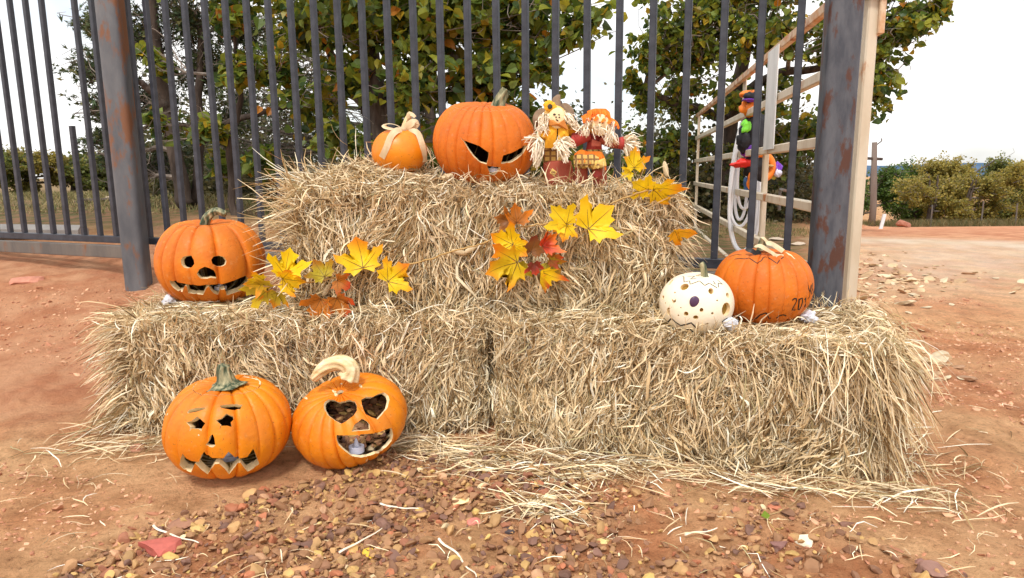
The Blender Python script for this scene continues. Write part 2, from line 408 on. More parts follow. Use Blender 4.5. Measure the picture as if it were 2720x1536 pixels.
grassy = sstep(YY+nzg*.5, 4.2, 5.6)*(1-sstep(UU, .40, .50))*(1-.5*sstep(nzg, .4, 1.2)*(YY < 8))
grassy = np.maximum(grassy, sstep(YY, 12, 15)*sstep(UU, .40, .5)*.55)
edge = 7.5+ .55*(UU-.5)*-6 + .15*nzg
pale = sstep(UU, .43, .47)*np.exp(-((YY-edge)/np.maximum(.55, .3))**2)*.95
pale = np.maximum(pale, .6*sstep(UU, .43, .6)*sstep(YY, 3.2, 6)*(1-sstep(YY, edge, edge+.6)))
redd = np.clip(sstep(XX, .8, 1.3)*(1-sstep(YY, 2.6, 3.4))*.5*(.6+.4*nzg)+sstep(-XX, 1.0, 1.7)*sstep(YY, 1.9, 2.5)*(1-sstep(YY, 4, 5))*.8
     + sstep(UU, .42, .5)*sstep(YY, edge+.3, edge+.9)*(1-sstep(YY, 13, 16))*.9, 0, 1)
gcol = np.stack([grassy.ravel(), pale.ravel(), redd.ravel()], -1)
ground = ob('ground', np.stack([XX.ravel(), YY.ravel(), ZZ.ravel()], -1), GF, M_soil, None, col=gcol, smooth=True, origin=(0, 0, 0))
tag(ground, kind='structure')

# ------------------------------------------------------------------ far hills
V = []; F = []
hx = np.linspace(120, 620, 90)
for x in hx:
    h = 6.5+5*math.sin(x*.011+1)+3*math.sin(x*.027+.5)+1.2*math.sin(x*.08)
    for f, yy in ((0, 330), (.55, 345), (1, 380), (.5, 430), (0, 500)): V.append((x, yy, -9+(h*.40+9.6)*f if f else -12))
for i in range(len(hx)-1):
    for j in range(4): F.append([i*5+j, (i+1)*5+j, (i+1)*5+j+1, i*5+j+1])
M_hill = mat('wooded_hill_hazed', (.07, .12, .20), (.11, .17, .26), scale=.06, rough=1, spec=0)  # bluish distance haze put into the base colour, no air volume
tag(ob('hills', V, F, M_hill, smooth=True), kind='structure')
#@@STRAW
# ------------------------------------------------------------------ straw
STRAW_C = np.array([(.86, .69, .43), (.76, .58, .34), (.63, .46, .25), (.42, .28, .13), (.93, .82, .58), (.19, .11, .04), (.72, .57, .37), (.97, .91, .74), (.42, .35, .18)])
def nrm(a): return a/(np.linalg.norm(a, axis=-1, keepdims=True)+1e-9)
def strands(P, D, N, Ln, W, bow, curl, palette=STRAW_C, S=4, roll=.7, probs=None, tone=1.0, droop=0.0):
    n = len(P); t = np.linspace(0, 1, S+1)[None, :, None]
    D = nrm(D); side = nrm(np.cross(D, N)); N = nrm(np.cross(side, D))
    Ln = Ln[:, None, None]; ph = rng.random((n, 1, 1))*6.28
    pts = P[:, None]+D[:, None]*(t-.5)*Ln+N[:, None]*bow[:, None, None]*(4*t*(1-t))+side[:, None]*curl[:, None, None]*(np.sin(t*3.6+ph)+.18*np.sin(t*9+ph*2))
    if droop: pts[..., 2] -= droop*(t[..., 0]**2)*Ln[..., 0]
    a = rng.normal(0, roll, n)[:, None]
    wd = (side*np.cos(a)+N*np.sin(a))[:, None]
    hw = W[:, None, None]/2*(1-.65*np.abs(2*t-1)**3)
    V = np.stack([pts-wd*hw, pts+wd*hw], 2).reshape(-1, 3)
    b = np.arange(n)[:, None]*(2*(S+1))+np.arange(S)[None]*2
    Fq = np.stack([b, b+1, b+3, b+2], -1).reshape(-1, 4)
    c = palette[rng.choice(len(palette), n, p=probs)]*rng.uniform(.8, 1.12, (n, 1))*tone
    C = np.repeat(np.clip(c, 0, 1), 2*(S+1), 0)
    return V, Fq, C
class SG:
    def __init__(s): s.V = []; s.F = []; s.C = []; s.n = 0
    def add(s, r):
        s.V.append(r[0]); s.F.append(r[1]+s.n); s.C.append(r[2]); s.n += len(r[0])
    def build(s, name, m, parent=None, **kw):
        o = ob(name, np.concatenate(s.V), [np.concatenate(s.F)], m, parent, col=np.concatenate(s.C), **kw)
        o['kind'] = 'stuff'; return o
PAL_P = np.array([.18, .15, .13, .12, .14, .09, .10, .06, .04]); PAL_P /= PAL_P.sum()

def bale(front_l, front_r, z0, h, depth, label, seed, tiltz=0.0, density=1.0, ends=(1, 1), topn=1.0, extra=None):
    p0 = np.array([*front_l, z0]); p1 = np.array([*front_r, z0])
    A = unit(p1-p0); Bk = np.array([-A[1], A[0], 0]); U = np.array([0, 0, 1.])
    A = unit(A+np.array([0, 0, tiltz])); U = unit(np.cross(A, Bk)); 
    if U[2] < 0: U = -U
    ln = np.linalg.norm(p1-p0)
    cen = (p0+p1)/2+Bk*depth/2+U*h/2
    if tiltz: cen = cen+np.array([0, 0, abs(tiltz)*ln/2*.5])
    r = root('hay_bale', cen-U*h/2, label, 'hay bale', 'hay bales stacked by the fence')
    ha, hb, hc = ln/2, depth/2, h/2
    # packed body
    bm = bmesh.new(); bmesh.ops.create_cube(bm, size=2)
    bmesh.ops.subdivide_edges(bm, edges=bm.edges[:], cuts=15, use_grid_fill=True)
    V = np.array([v.co[:] for v in bm.verts]); F = [[v.index for v in f.verts] for f in bm.faces]; bm.free()
    Vr = np.sign(V)*np.abs(V)**1.0
    sp = V/np.maximum((np.abs(V)**8).sum(1, keepdims=True)**(1/8), 1e-6)
    Vr = V*.0+sp
    W = cen+Vr[:, :1]*A*(ha-.024)+Vr[:, 1:2]*Bk*(hb-.024)+Vr[:, 2:]*U*(hc-.024)
    W = W+Vr*0+(sinfield(W, 14, seed)*.008)[:, None]*nrm(W-cen)
    ob('straw_body', W, F, M_core, r, smooth=True)
    S = SG()
    def lump(P): return sinfield(P, 9, seed+1)*.012+sinfield(P, 26, seed+2)*.011+sinfield(P, 70, seed+7)*.006
    def face(n, N, T1, h1, T2, h2, hn, base, spread, lmin, lmax, out=.012, stick=.05, wmin=.0022, wmax=.0052, tone=1.0, fall=0):
        n = int(n*density)
        s = rng.uniform(-1, 1, n); t = rng.uniform(-1, 1, n)
        rnd = (.030*(np.abs(s)**9)+.030*(np.abs(t)**9))
        P = cen+T1*(s*h1)[:, None]+T2*(t*h2)[:, None]+N*hn
        lay = rng.random(n)
        off = lump(P)-rnd+lay*out-.012
        P = P+N*off[:, None]
        ang = base+sinfield(P, 8, seed+3)*spread*.9+sinfield(P, 30, seed+4)*spread*.8+rng.normal(0, .30, n)
        # every so often a straw lies right across the rest
        ang = np.where(rng.random(n) < .12, rng.uniform(0, 3.14, n), ang)
        D = T1*np.sin(ang)[:, None]+T2*np.cos(ang)[:, None]
        st = np.where(rng.random(n) < stick, rng.uniform(.2, 1.1, n), rng.normal(.0, .10, n))
        D = D+N*st[:, None]
        if fall:   # near the top the straws hang over the edge
            k = sstep(t, .55, 1.0)[:, None]*fall
            D = nrm(D)*(1-.4*k)+N*k*rng.uniform(.1, .9, (n, 1))
        Ln = rng.uniform(lmin, lmax, n)*np.where(rng.random(n) < .12, 1.6, 1)
        # keep the straw's ends near its own face
        Ln = Ln*(1-.45*np.maximum(np.abs(s), np.abs(t))**6)
        Wd = rng.uniform(wmin, wmax, n)*np.where(rng.random(n) < .07, 2.0, 1)*np.where(rng.random(n) < .3, .55, 1)
        S.add(strands(P, D, np.tile(N, (n, 1)), Ln, Wd, rng.uniform(-.004, .014, n), rng.normal(0, .011, n), probs=PAL_P, tone=tone, roll=.95, S=5))
    Nf = -Bk
    face(16500, Nf, A, ha, U, hc, hb, 0.0, .50, .035, .12, out=.042, stick=.05, fall=.8)
    face(11000, U, A, ha, Bk, hb, hc, .9, .8, .05, .14, out=.03, stick=.09)
    if ends[0]: face(4500, -A, Bk, hb, U, hc, ha, .0, .5, .05, .15, out=.03, stick=.25)
    if ends[1]: face(4500, A, Bk, hb, U, hc, ha, .0, .5, .05, .15, out=.03, stick=.25)
    face(2500, Bk, A, ha, U, hc, hb, 0.0, .5, .06, .15, wmin=.004, wmax=.006)
    # loose fringe along the top edges, leaning outwards
    def fringe(n, pa, pb, out, L0, L1, jit=.02, up=.5, wmax=.0045, dz=0.0, spread=.5):
        n = int(n*density); k = rng.random((n, 1))
        P = np.asarray(pa)+(np.asarray(pb)-np.asarray(pa))*k+rng.normal(0, jit, (n, 3))
        D = np.asarray(out)[None]+rng.normal(0, spread, (n, 3))+np.array([0, 0, up])
        D = nrm(D); Ln = rng.uniform(L0, L1, n)
        P = P+D*Ln[:, None]*.32
        S.add(strands(P, D, np.tile(np.array([0.1, 0, 1.]), (n, 1)), Ln, rng.uniform(.0018, wmax, n), rng.normal(0, .012, n), rng.normal(0, .014, n), probs=PAL_P, roll=1.2, droop=dz))
    fl = cen-A*ha+Nf*hb+U*hc; fr = cen+A*ha+Nf*hb+U*hc; bl = cen-A*ha-Nf*hb+U*hc; br = cen+A*ha-Nf*hb+U*hc
    fringe(900, fl, fr, Nf*.5, .04, .11, up=.2, spread=.6)
    fringe(450, bl, br, -Nf*.3, .04, .10, up=.5)
    if extra: extra(S, fringe, dict(cen=cen, A=A, N=Nf, U=U, ha=ha, hb=hb, hc=hc, fl=fl, fr=fr, bl=bl, br=br))
    S.build('loose_straw', M_straw, r)
    return r

def ex_left(S, fr_, g):
    A, N, U = g['A'], g['N'], g['U']
    for k, (z, L1, up, n) in enumerate([(.95, .20, .25, 500), (.6, .18, .0, 500), (.2, .20, -.15, 500), (-.3, .22, -.35, 500), (-.8, .26, -.4, 500)]):
        c = g['cen']+U*g['hc']*z-A*g['ha']
        fr_(n, c+N*g['hb'], c-N*g['hb']*.7, -A*.9+N*.25, .07, L1, jit=.02, up=up, dz=.35, spread=.35)
    # sprawl at the left foot
    c = g['cen']-U*g['hc']*.95-A*(g['ha']+.02)
    fr_(160, c+N*(g['hb']+.03), c-N*.05, -A*1+N*.5, .10, .24, jit=.03, up=.02, dz=.15, spread=.25)
    fr_(500, g['cen']-U*g['hc']*.9+N*g['hb']-A*g['ha'], g['cen']-U*g['hc']*.9+N*g['hb']+A*g['ha'], N*.7, .06, .14, jit=.015, up=.0, dz=.4)
def ex_right(S, fr_, g):
    A, N, U = g['A'], g['N'], g['U']
    for (z, L0, L1, up, n, dz) in [(1.0, .05, .17, .10, 1300, .9), (.8, .06, .18, -.4, 900, .8), (.4, .06, .18, -.9, 900, .5), (-.1, .06, .17, -1.3, 800, .3), (-.6, .05, .15, -1.4, 700, .2)]:
        c = g['cen']+U*g['hc']*z+A*g['ha']
        fr_(n, c+N*g['hb'], c-N*g['hb'], A*.55+N*.1, L0, L1, jit=.026, up=up, dz=dz*.8, spread=.42)
    fr_(300, g['fr']-A*.20, g['fr'], N*.5+A*.3, .06, .15, jit=.02, up=-.4, dz=.7, spread=.35)
    fr_(500, g['cen']-U*g['hc']*.93+N*g['hb']-A*g['ha'], g['cen']-U*g['hc']*.93+N*g['hb']+A*g['ha'], N*.8, .06, .15, jit=.015, up=-.1, dz=.2)
def ex_top(S, fr_, g):
    A, N, U = g['A'], g['N'], g['U']
    # torn left end sticking out
    for (z, L0, L1, up, n) in [(1.0, .10, .26, .55, 420), (.7, .10, .28, .3, 500), (.3, .10, .27, .15, 520), (-.2, .10, .26, .0, 480), (-.7, .08, .24, -.05, 420)]:
        c = g['cen']+U*g['hc']*z-A*(g['ha']-.02)
        fr_(int(n*.75), c+N*g['hb'], c-N*g['hb']*.6, -A*.8+N*.35, L0*.7, L1*.85, jit=.03, up=up, dz=.15, spread=.55)
    # heap of loose straw on the left part of the top
    n = 6500; q = rng.normal(0, 1, (n, 3)); q = nrm(q)*rng.random((n, 1))**.4; q[:, 2] = np.abs(q[:, 2])
    P = g['cen']-A*(g['ha']-.24)+U*(g['hc']-.01)+N*.05+A*(q[:, :1]*.25)+N*(q[:, 1:2]*.19)+U*(q[:, 2:]*.115)
    D = rng.normal(0, 1, (n, 3))*[1, 1, .45]-A*.5
    S.add(strands(P, D, np.tile(U, (n, 1)), rng.uniform(.05, .15, n), rng.uniform(.002, .005, n), rng.uniform(-.005, .012, n), rng.normal(0, .012, n), probs=PAL_P, roll=1.0))
    fr_(160, g['cen']-A*(g['ha']-.10)+U*(g['hc']+.05), g['cen']-A*(g['ha']-.45)+U*(g['hc']+.05), -A*.2, .06, .13, jit=.05, up=.9, spread=.4)
    fr_(500, g['fr']-U*.02, g['br']-U*.02, A*.7, .05, .15, jit=.02, up=.1, dz=.5, spread=.5)
    for z in (.3, -.3, -.8):
        c = g['cen']+U*g['hc']*z+A*g['ha']
        fr_(350, c+N*g['hb'], c-N*g['hb'], A*.8+N*.2, .06, .17, jit=.02, up=-.1, dz=.4, spread=.45)
    # straw that has slid down into the joint with the bales below
    fr_(900, g['cen']-U*(g['hc']-.01)+N*(g['hb']+.03)-A*g['ha'], g['cen']-U*(g['hc']-.01)+N*(g['hb']+.03)+A*g['ha'], N*.5, .06, .15, jit=.02, up=.05, dz=.4, spread=.7)
bale((-1.27, 2.14), (-.095, 2.115), 0, .365, .47, 'left hay bale on the ground, behind the two carved pumpkins', 31, ends=(1, 1), extra=ex_left)
bale((-.05, 2.055), (.985, 1.72), 0, .365, .50, 'right hay bale on the ground, straw draping off its end, under the pale pumpkin', 57, ends=(1, 1), extra=ex_right)
bale((-.725, 2.248), (.485, 2.125), .372, .400, .46, 'upper hay bale laid across the other two, carrying the scarecrow dolls and the leaf garland', 83, ends=(1, 1), extra=ex_top)
TOPF_P = np.array([-.75, 2.25, .4]); TOPF_N = unit(np.array([-.13, -1.28, 0]))   # front plane of the upper bale

# loose straw spilled on the ground
S = SG()
def spill(n, pts, jit, ang, spread, L0=.05, L1=.2, dz=.006, wmax=.0045, tone=1.0):
    pts = np.array(pts, float); k = rng.random(n)*(len(pts)-1); i = np.minimum(k.astype(int), len(pts)-2); f = (k-i)[:, None]
    P = pts[i]*(1-f)+pts[i+1]*f+rng.normal(0, 1, (n, 2))*jit
    a = ang+rng.normal(0, spread, n)
    D = np.stack([np.cos(a), np.sin(a), rng.normal(0, .06, n)], -1)
    z = ground_z(P[:, 0], P[:, 1])+ground_detail(P[:, 0], P[:, 1])+rng.random(n)*dz+.003
    P3 = np.stack([P[:, 0], P[:, 1], z], -1)
    S.add(strands(P3, D, np.tile([0, 0, 1.], (n, 1)), rng.uniform(L0, L1, n), rng.uniform(.0018, wmax, n), rng.uniform(0, .012, n), rng.normal(0, .014, n), probs=PAL_P, roll=.5, tone=tone))
spill(750, [(-.38, 2.02), (-.1, 1.93), (.3, 1.83), (.7, 1.71), (1.08, 1.60)], (.05, .035), -.3, .6, dz=.018)
spill(420, [(-.32, 1.98), (-.12, 1.86), (.12, 1.78), (.25, 1.76)], (.08, .055), -.25, .6, dz=.012)
spill(130, [(.0, 1.62), (.14, 1.58)], (.05, .03), -.2, .7, dz=.015)
spill(150, [(-1.40, 2.0), (-1.2, 2.0), (-.95, 2.02)], (.09, .05), .5, .7, dz=.012)
spill(160, [(1.08, 1.66), (1.22, 1.9), (1.25, 2.2)], (.07, .07), 1.2, .8)
# single straws strewn over the gravel and clay
spill(230, [(-.85, 1.3), (-.3, 1.45), (.5, 1.42), (1.0, 1.4)], (.25, .16), 0, 1.6, L0=.02, L1=.10, wmax=.003, tone=1.1)
spill(90, [(-1.6, 1.8), (-1.2, 1.7)], (.3, .2), .3, 1.0, L0=.03, L1=.12, wmax=.003)
spill(120, [(1.3, 1.5), (1.6, 2.0)], (.25, .3), 0, 1.6, L0=.02, L1=.1, wmax=.003)
tag(S.build('fallen_straw', M_straw), 'pale straw scattered on the clay and gravel around the bales', 'straw')

# ------------------------------------------------------------------ fence
FY0, FQ = 2.84, .40                                    # fence line Y = FY0 - FQ*X
fdir = unit(np.array([1, -FQ, 0])); fback = np.array([-fdir[1], fdir[0], 0])
def fx(px, py=620):                                    # X on the fence line for a photo column
    D = ray(px, py); t = FY0/(D[1]+FQ*D[0]); return D[0]*t
def fp(X, z, off=0): return np.array([X, FY0-FQ*X, z])+fback*off
XL = -4.2; XR = fx(2195)-.03
fr_root = root('steel_picket_fence', fp(-1.0, .30), 'dark steel picket fence running across behind the hay bales', 'fence')
def addbar(name, p, q, w, h, m, parent, bev=.002, up=(0, 0, 1)):
    V, F = bar(p, q, w, h, bev, up); return ob(name, V, F, m, parent)
addbar('bottom_rail', fp(XL, .492), fp(XR, .492), .038, .036, M_steel, fr_root)
addbar('top_rail', fp(XL, 2.52), fp(XR, 2.52), .038, .036, M_steel, fr_root)
XP = fx(310, 660); XP2 = fx(2195, 780)
pv, pf = box((0, 0, 0), fdir, fback, (0, 0, 1), .0125, .0125, .996, .0025)
pme = None
s0 = fx(1395, 0)
x = s0; step = .1263/math.sqrt(1+FQ*FQ)
kx = int((s0-XL)/step)
X0 = s0-kx*step
i = 0
while X0+i*step < XR-.05:
    Xp = X0+i*step; i += 1
    if abs(Xp-(fx(363, 600))) < .068 or Xp > fx(2110, 600): continue
    c = fp(Xp, 1.507)
    if pme is None:
        o = ob('picket', np.array(pv)+c, pf, M_steel, fr_root); pme = o
        o.location = Vector((c-np.array(fr_root.location)).tolist())
        o.data.transform(Matrix.Translation(-o.location))
    else:
        o = pme.copy(); COL.objects.link(o); o.parent = fr_root
        o.location = Vector((c-np.array(fr_root.location)).tolist())
        o.rotation_euler = (random.gauss(0, .002), random.gauss(0, .002), 0)
    px_ = pix(c)[0]
    if 225 < pix(fp(Xp, .5))[0] < 262:                # one picket is broken off short
        o.scale = (1, 1, .30); o.location.z = .51-fr_root.location.z+.996*.30
# posts
def solveX(px_, off, z):
    Xs = np.linspace(-3, 2, 2001); v = np.array([pix(fp(x_, z, off))[0] for x_ in Xs]); return float(Xs[np.argmin(abs(v-px_))])
def post(X, off, half, z0, z1, m, name, label, cat, bev=.018, rot=0.0, gx_=0):
    c = fp(X, (z0+z1)/2, off)
    a = np.array([fdir[0]*math.cos(rot)-fdir[1]*math.sin(rot), fdir[0]*math.sin(rot)+fdir[1]*math.cos(rot), 0]); b = np.array([-a[1], a[0], 0])
    n = 32; V = []; F = []
    p = 5.0
    ring = []
    for k in range(n):
        th = 2*math.pi*k/n; cx, sy = math.cos(th), math.sin(th)
        r_ = (abs(cx)**p+abs(sy)**p)**(-1/p); ring.append((cx*r_*half, sy*r_*half))
    for zz in np.linspace(z0, z1, 12):
        for (u_, v_) in ring: V.append(np.array([c[0], c[1], zz])+a*u_+b*v_)
    for j in range(11):
        for k in range(n): F.append([j*n+k, j*n+(k+1) % n, (j+1)*n+(k+1) % n, (j+1)*n+k])
    F.append(list(range(n-1, -1, -1))); F.append([11*n+k for k in range(n)])
    o = ob(name, V, F, m, None, smooth=True); o.data.set_sharp_from_angle(angle=math.radians(50))
    return tag(o, label, cat, 'big square fence posts')
post(solveX(363, -.095, .4), -.095, .056, .15, 2.75, M_rust, 'fence_post', 'grey square steel post streaked with rust, standing left of the hay bales', 'fence post', rot=.45)
post(solveX(2190, -.06, .45), -.06, .053, -.05, 2.75, M_rust2, 'fence_post', 'dark blue-grey steel post with rust flecks behind the large orange pumpkin', 'fence post', rot=.2)
# the heavier beam below and in front
bm_root = root('ground_beam', fp(-1, .42, -.045), 'weathered grey steel beam running under the picket fence, bolted to the left post', 'beam')
XPl = solveX(363, -.095, .4)+.03
addbar('beam_length', fp(XL, .432, -.045), fp(XPl-.075, .432, -.045), .036, .068, M_beam, bm_root, .003)
addbar('beam_length', fp(XPl+.075, .432, -.045), fp(XR-.03, .432, -.045), .036, .068, M_beam, bm_root, .003)
V, F = tube([fp(XPl+.085, .435, -.062), fp(XPl+.085, .435, -.085)], .011, 6); ob('bolt', V, F, M_steel, bm_root)
V, F = box(fp(XPl+.088, .44, -.066), fdir, fback, (0, 0, 1), .012, .003, .045); ob('weld_plate', V, F, M_rust2, bm_root)

# ------------------------------------------------------------------ farm gate standing open
HG = at(2254, 700, 2.78); HG[2] = 0
GA = math.atan2(.175, 1.0)
gdir = np.array([math.sin(GA), math.cos(GA), 0]); gside = np.array([gdir[1], -gdir[0], 0])
def gT(px, py):                                        # distance along the gate seen in a photo column
    D = ray(px, py); n = gside
    t = np.dot(HG-CAMP, n)/np.dot(D, n); P = CAMP+D*t
    return np.dot(P-HG, gdir), P[2]
TE, z_top = gT(1852, 308); _, z_bot = gT(1845, 607)
def gp(t, z, off=0): return HG+gdir*t+gside*off+np.array([0, 0, z])
g_root = root('farm_gate', gp(0, max(z_bot, .02)), 'cream painted tubular farm gate with rust streaks, standing open behind the right post', 'gate')
rz = np.linspace(z_top, z_bot, 6)
for k, z in enumerate(rz):
    addbar('gate_rail', gp(-.02, z), gp(TE, z), .040, .052, M_creamr if k == 0 else M_cream, g_root, .006)
def stile(px, py, w=.034, z0=None, z1=None, off=0.0, m=M_cream, name='stile', th=.017):
    t, _ = gT(px, py)
    V, F = box(gp(t, ((z_top if z1 is None else z1)+(z_bot if z0 is None else z0))/2, off), gdir, gside, (0, 0, 1), w/2, th,
               abs((z_top if z1 is None else z1)-(z_bot if z0 is None else z0))/2, min(.005, th*.6))
    return ob(name, V, F, m, g_root)
stile(1852, 450, .05); stile(1903, 450, .045, off=.037)
stile(2018, 450, .065, off=.037)
stile(1966, 280, .16, z0=rz[1], z1=rz[0], off=.030, m=M_cream, name='brace_plate', th=.004)
stile(2062, 250, .33, z0=rz[2], z1=rz[0], off=-.030, m=M_sheet, name='sheet_panel', th=.003)
stile(2180, 450, .06, off=.037)
zbr = at(2325, 48, 2.8)[2]
# hinge stile: tall cream tube with a rusty bracket
V, F = bar(gp(-.04, -.10), gp(-.04, zbr+.066), .044, .044, .006, (0, 1, 0)); ob('hinge_stile', V, F, M_cream, g_root)
t1, zb = gT(2330, 30)
V, F = box(gp(-.04, zbr, .030), gdir, gside, (0, 0, 1), .037, .012, .075, .004); ob('hinge_bracket', V, F, M_creamr, g_root)
V, F = box(gp(-.04, zbr+.068, .01), gdir, gside, (0, 0, 1), .05, .05, .008, .002); ob('cap_plate', V, F, M_beam, g_root)
# latch hook on the fourth rail
t, _ = gT(2060, 520)
V, F = tube(spline([gp(t-.35, rz[3]+.05, .03), gp(t-.05, rz[3]+.06, .03), gp(t+.02, rz[3]+.05, .03), gp(t+.02, rz[3]-.07, .03)], 14), .009, 6); ob('latch_hook', V, F, M_beam, g_root)

# coiled hose hung on the gate
tH, _ = gT(1962, 500)
h_root = root('garden_hose', gp(tH, rz[4], .08), 'white garden hose hung in long loops from the farm gate', 'hose')
for k in range(5):
    zt = rz[1]+.02-.02*k; w = .11+.035*random.random(); hgt = [.98, 1.42, 1.12, 1.36, 1.0][k]; w = [.06, .125, .09, .105, .045][k]
    th = np.linspace(0, 2*math.pi, 40)
    hgt *= .80; pts = [gp(tH, zt-hgt/2+hgt/2*math.cos(a), .05)+np.array([w*1.0*math.sin(a)*(1-.25*math.cos(a))+[.0, .012, -.02, .02, -.01][k], .016*k+.02*math.sin(a*2), 0]) for a in th]
    V, F = tube(pts, .0135, 6, caps=False); ob('hose_loop', V, F, M_white, h_root, smooth=True)

# witch decoration hung on the far side of the gate
M_wb = mat('witch_black', (.012, .012, .016), rough=.6); M_wo = mat('witch_orange', (.85, .22, .02), rough=.5); M_wp = mat('witch_purple', (.16, .03, .42), rough=.35)
M_wg = mat('witch_green', (.22, .75, .06), rough=.5); M_wr = mat('witch_red', (.75, .03, .02), rough=.5); M_jean = mat('witch_blue', (.04, .12, .28), rough=.7)
tW, _ = gT(2000, 400)
wc = gp(tW+.25, 0, -.14)
def wpt(px, py, d=0.0):
    D = ray(px, py); t = (wc[1]+d)/D[1]; return CAMP+D*t
def c4(x, y): return 1850+x/2.6467, 150+y/2.6467
w_root = root('witch_decoration', wpt(*c4(400, 940)), 'hanging witch figure in black, orange and purple on the farm gate', 'decoration')
def wblob(name, x, y, rx, rz_, m, d=0.0, ry=.05, parent=w_root, seed=0):
    s = wc[1]/FPX/2.6467*1.1; c_ = wpt(*c4(x, y), d)
    V, F = blob((0, 0, 0), (1, 1, 1), 26, 16); V = np.array(V); V = V*(1+.22*sinfield(V, 2.2, seed)[:, None]+.12*sinfield(V, 6, seed+50)[:, None])*[rx*s, ry, rz_*s]+c_; return ob(name, V, F, m, parent, smooth=True)
wblob('hat_brim', 378, 268, 62, 22, M_wo, seed=1); wblob('hat', 385, 285, 48, 34, M_wb, -.03, seed=2)
wblob('hat_band', 385, 306, 46, 12, M_wp, -.05, seed=3); wblob('face', 375, 370, 55, 66, M_wo, seed=4)
wblob('nose', 402, 380, 14, 10, M_white, -.06, .02, seed=5); wblob('scarf', 350, 495, 34, 46, M_wg, -.03, seed=6)
wblob('torso', 405, 545, 72, 130, M_wb, -.02, seed=7); wblob('sleeve', 330, 600, 40, 60, M_wb, -.02, seed=27); wblob('belt', 378, 668, 50, 48, M_wp, -.03, seed=8)
wblob('sash', 325, 755, 62, 26, M_wr, -.03, seed=9)
wblob('skirt', 440, 770, 95, 88, M_wb, -.02, seed=10)
th = np.linspace(-1.9, 1.5, 20)
V, F = tube([wpt(*c4(455+80*math.cos(a), 775+88*math.sin(a)), -.06) for a in th], .028, 8); ob('skirt_hem', V, F, M_wo, w_root, smooth=True)
wblob('broom', 505, 772, 32, 8, M_vine, -.09, .02, seed=12)
wblob('boot', 562, 795, 32, 38, M_wp, -.04, seed=11); wblob('boot_toe', 575, 820, 20, 22, M_tealight, -.09, .02, seed=13)
wblob('legging', 365, 905, 26, 60, M_jean, seed=14); wblob('stocking', 374, 880, 14, 40, M_wo, -.05, .02, seed=15)

# ------------------------------------------------------------------ trees
LEAF_C = np.array([(.20, .25, .030), (.12, .18, .03), (.30, .32, .035), (.40, .35, .035), (.06, .11, .03), (.50, .33, .025), (.24, .31, .07), (.55, .21, .02), (.28, .21, .03)])
LEAF_P = np.array([.22, .20, .17, .10, .13, .05, .09, .015, .025]); LEAF_P /= LEAF_P.sum()
LEAF_SHAPE = np.array([(0, 0, 0), (.26, -.04, .10), (.46, .30, .17), (.34, .68, .12), (0, 1.08, -.10), (-.30, .74, .16), (-.48, .40, .20), (-.30, .0, .10), (0, .5, -.03)])
LEAF_F = np.array([(8, 0, 1), (8, 1, 2), (8, 2, 3), (8, 3, 4), (8, 4, 5), (8, 5, 6), (8, 6, 7), (8, 7, 0)])
SPRAY_SHAPE = np.array([(0, 0, 0), (.08, .5, 0), (0, 1, 0), (-.08, .5, 0), (.3, .75, .05), (-.3, .8, .05)])
SPRAY_F = np.array([(0, 1, 2), (0, 2, 3), (0, 4, 1), (0, 3, 5)])
TINY_SHAPE = np.array([(0, 0, 0), (.42, .5, .08), (0, 1, 0), (-.42, .5, .08)])
TINY_F = np.array([(0, 1, 2), (0, 2, 3)])
def scatter_leaves(P, size, palette, probs, shape=LEAF_SHAPE, faces=LEAF_F, hang=.5, flat=None, seed=0):
    g = np.random.default_rng(seed); n = len(P)
    D = g.normal(0, 1, (n, 3)); D[:, 2] = D[:, 2]*.7-hang; D = nrm(D)
    N = g.normal(0, 1, (n, 3))+np.array([0, -.35, .6]); X = nrm(np.cross(D, N)); N = nrm(np.cross(X, D))
    s = (size*g.uniform(.6, 1.25, n))[:, None, None]
    V = P[:, None]+s*(shape[None, :, 0:1]*X[:, None]+shape[None, :, 1:2]*D[:, None]+shape[None, :, 2:3]*N[:, None])
    k = len(shape); F = (np.arange(n)[:, None, None]*k+faces[None]).reshape(-1, 3)
    C = palette[g.choice(len(palette), n, p=probs)]*g.uniform(.75, 1.2, (n, 1))
    return V.reshape(-1, 3), F, np.repeat(C, k, 0), (D, N, X, s[:, 0, 0])
def wob(a, b, n, amp, g):
    a, b = np.asarray(a, float), np.asarray(b, float); t = np.linspace(0, 1, n)[:, None]
    L_ = np.linalg.norm(b-a); k = g.normal(0, 1, (3, 3))*amp*L_
    return a+(b-a)*t+np.sin(t*math.pi)*k[0]+np.sin(t*2*math.pi)*k[1]*.5+np.sin(t*4*math.pi)*k[2]*.25
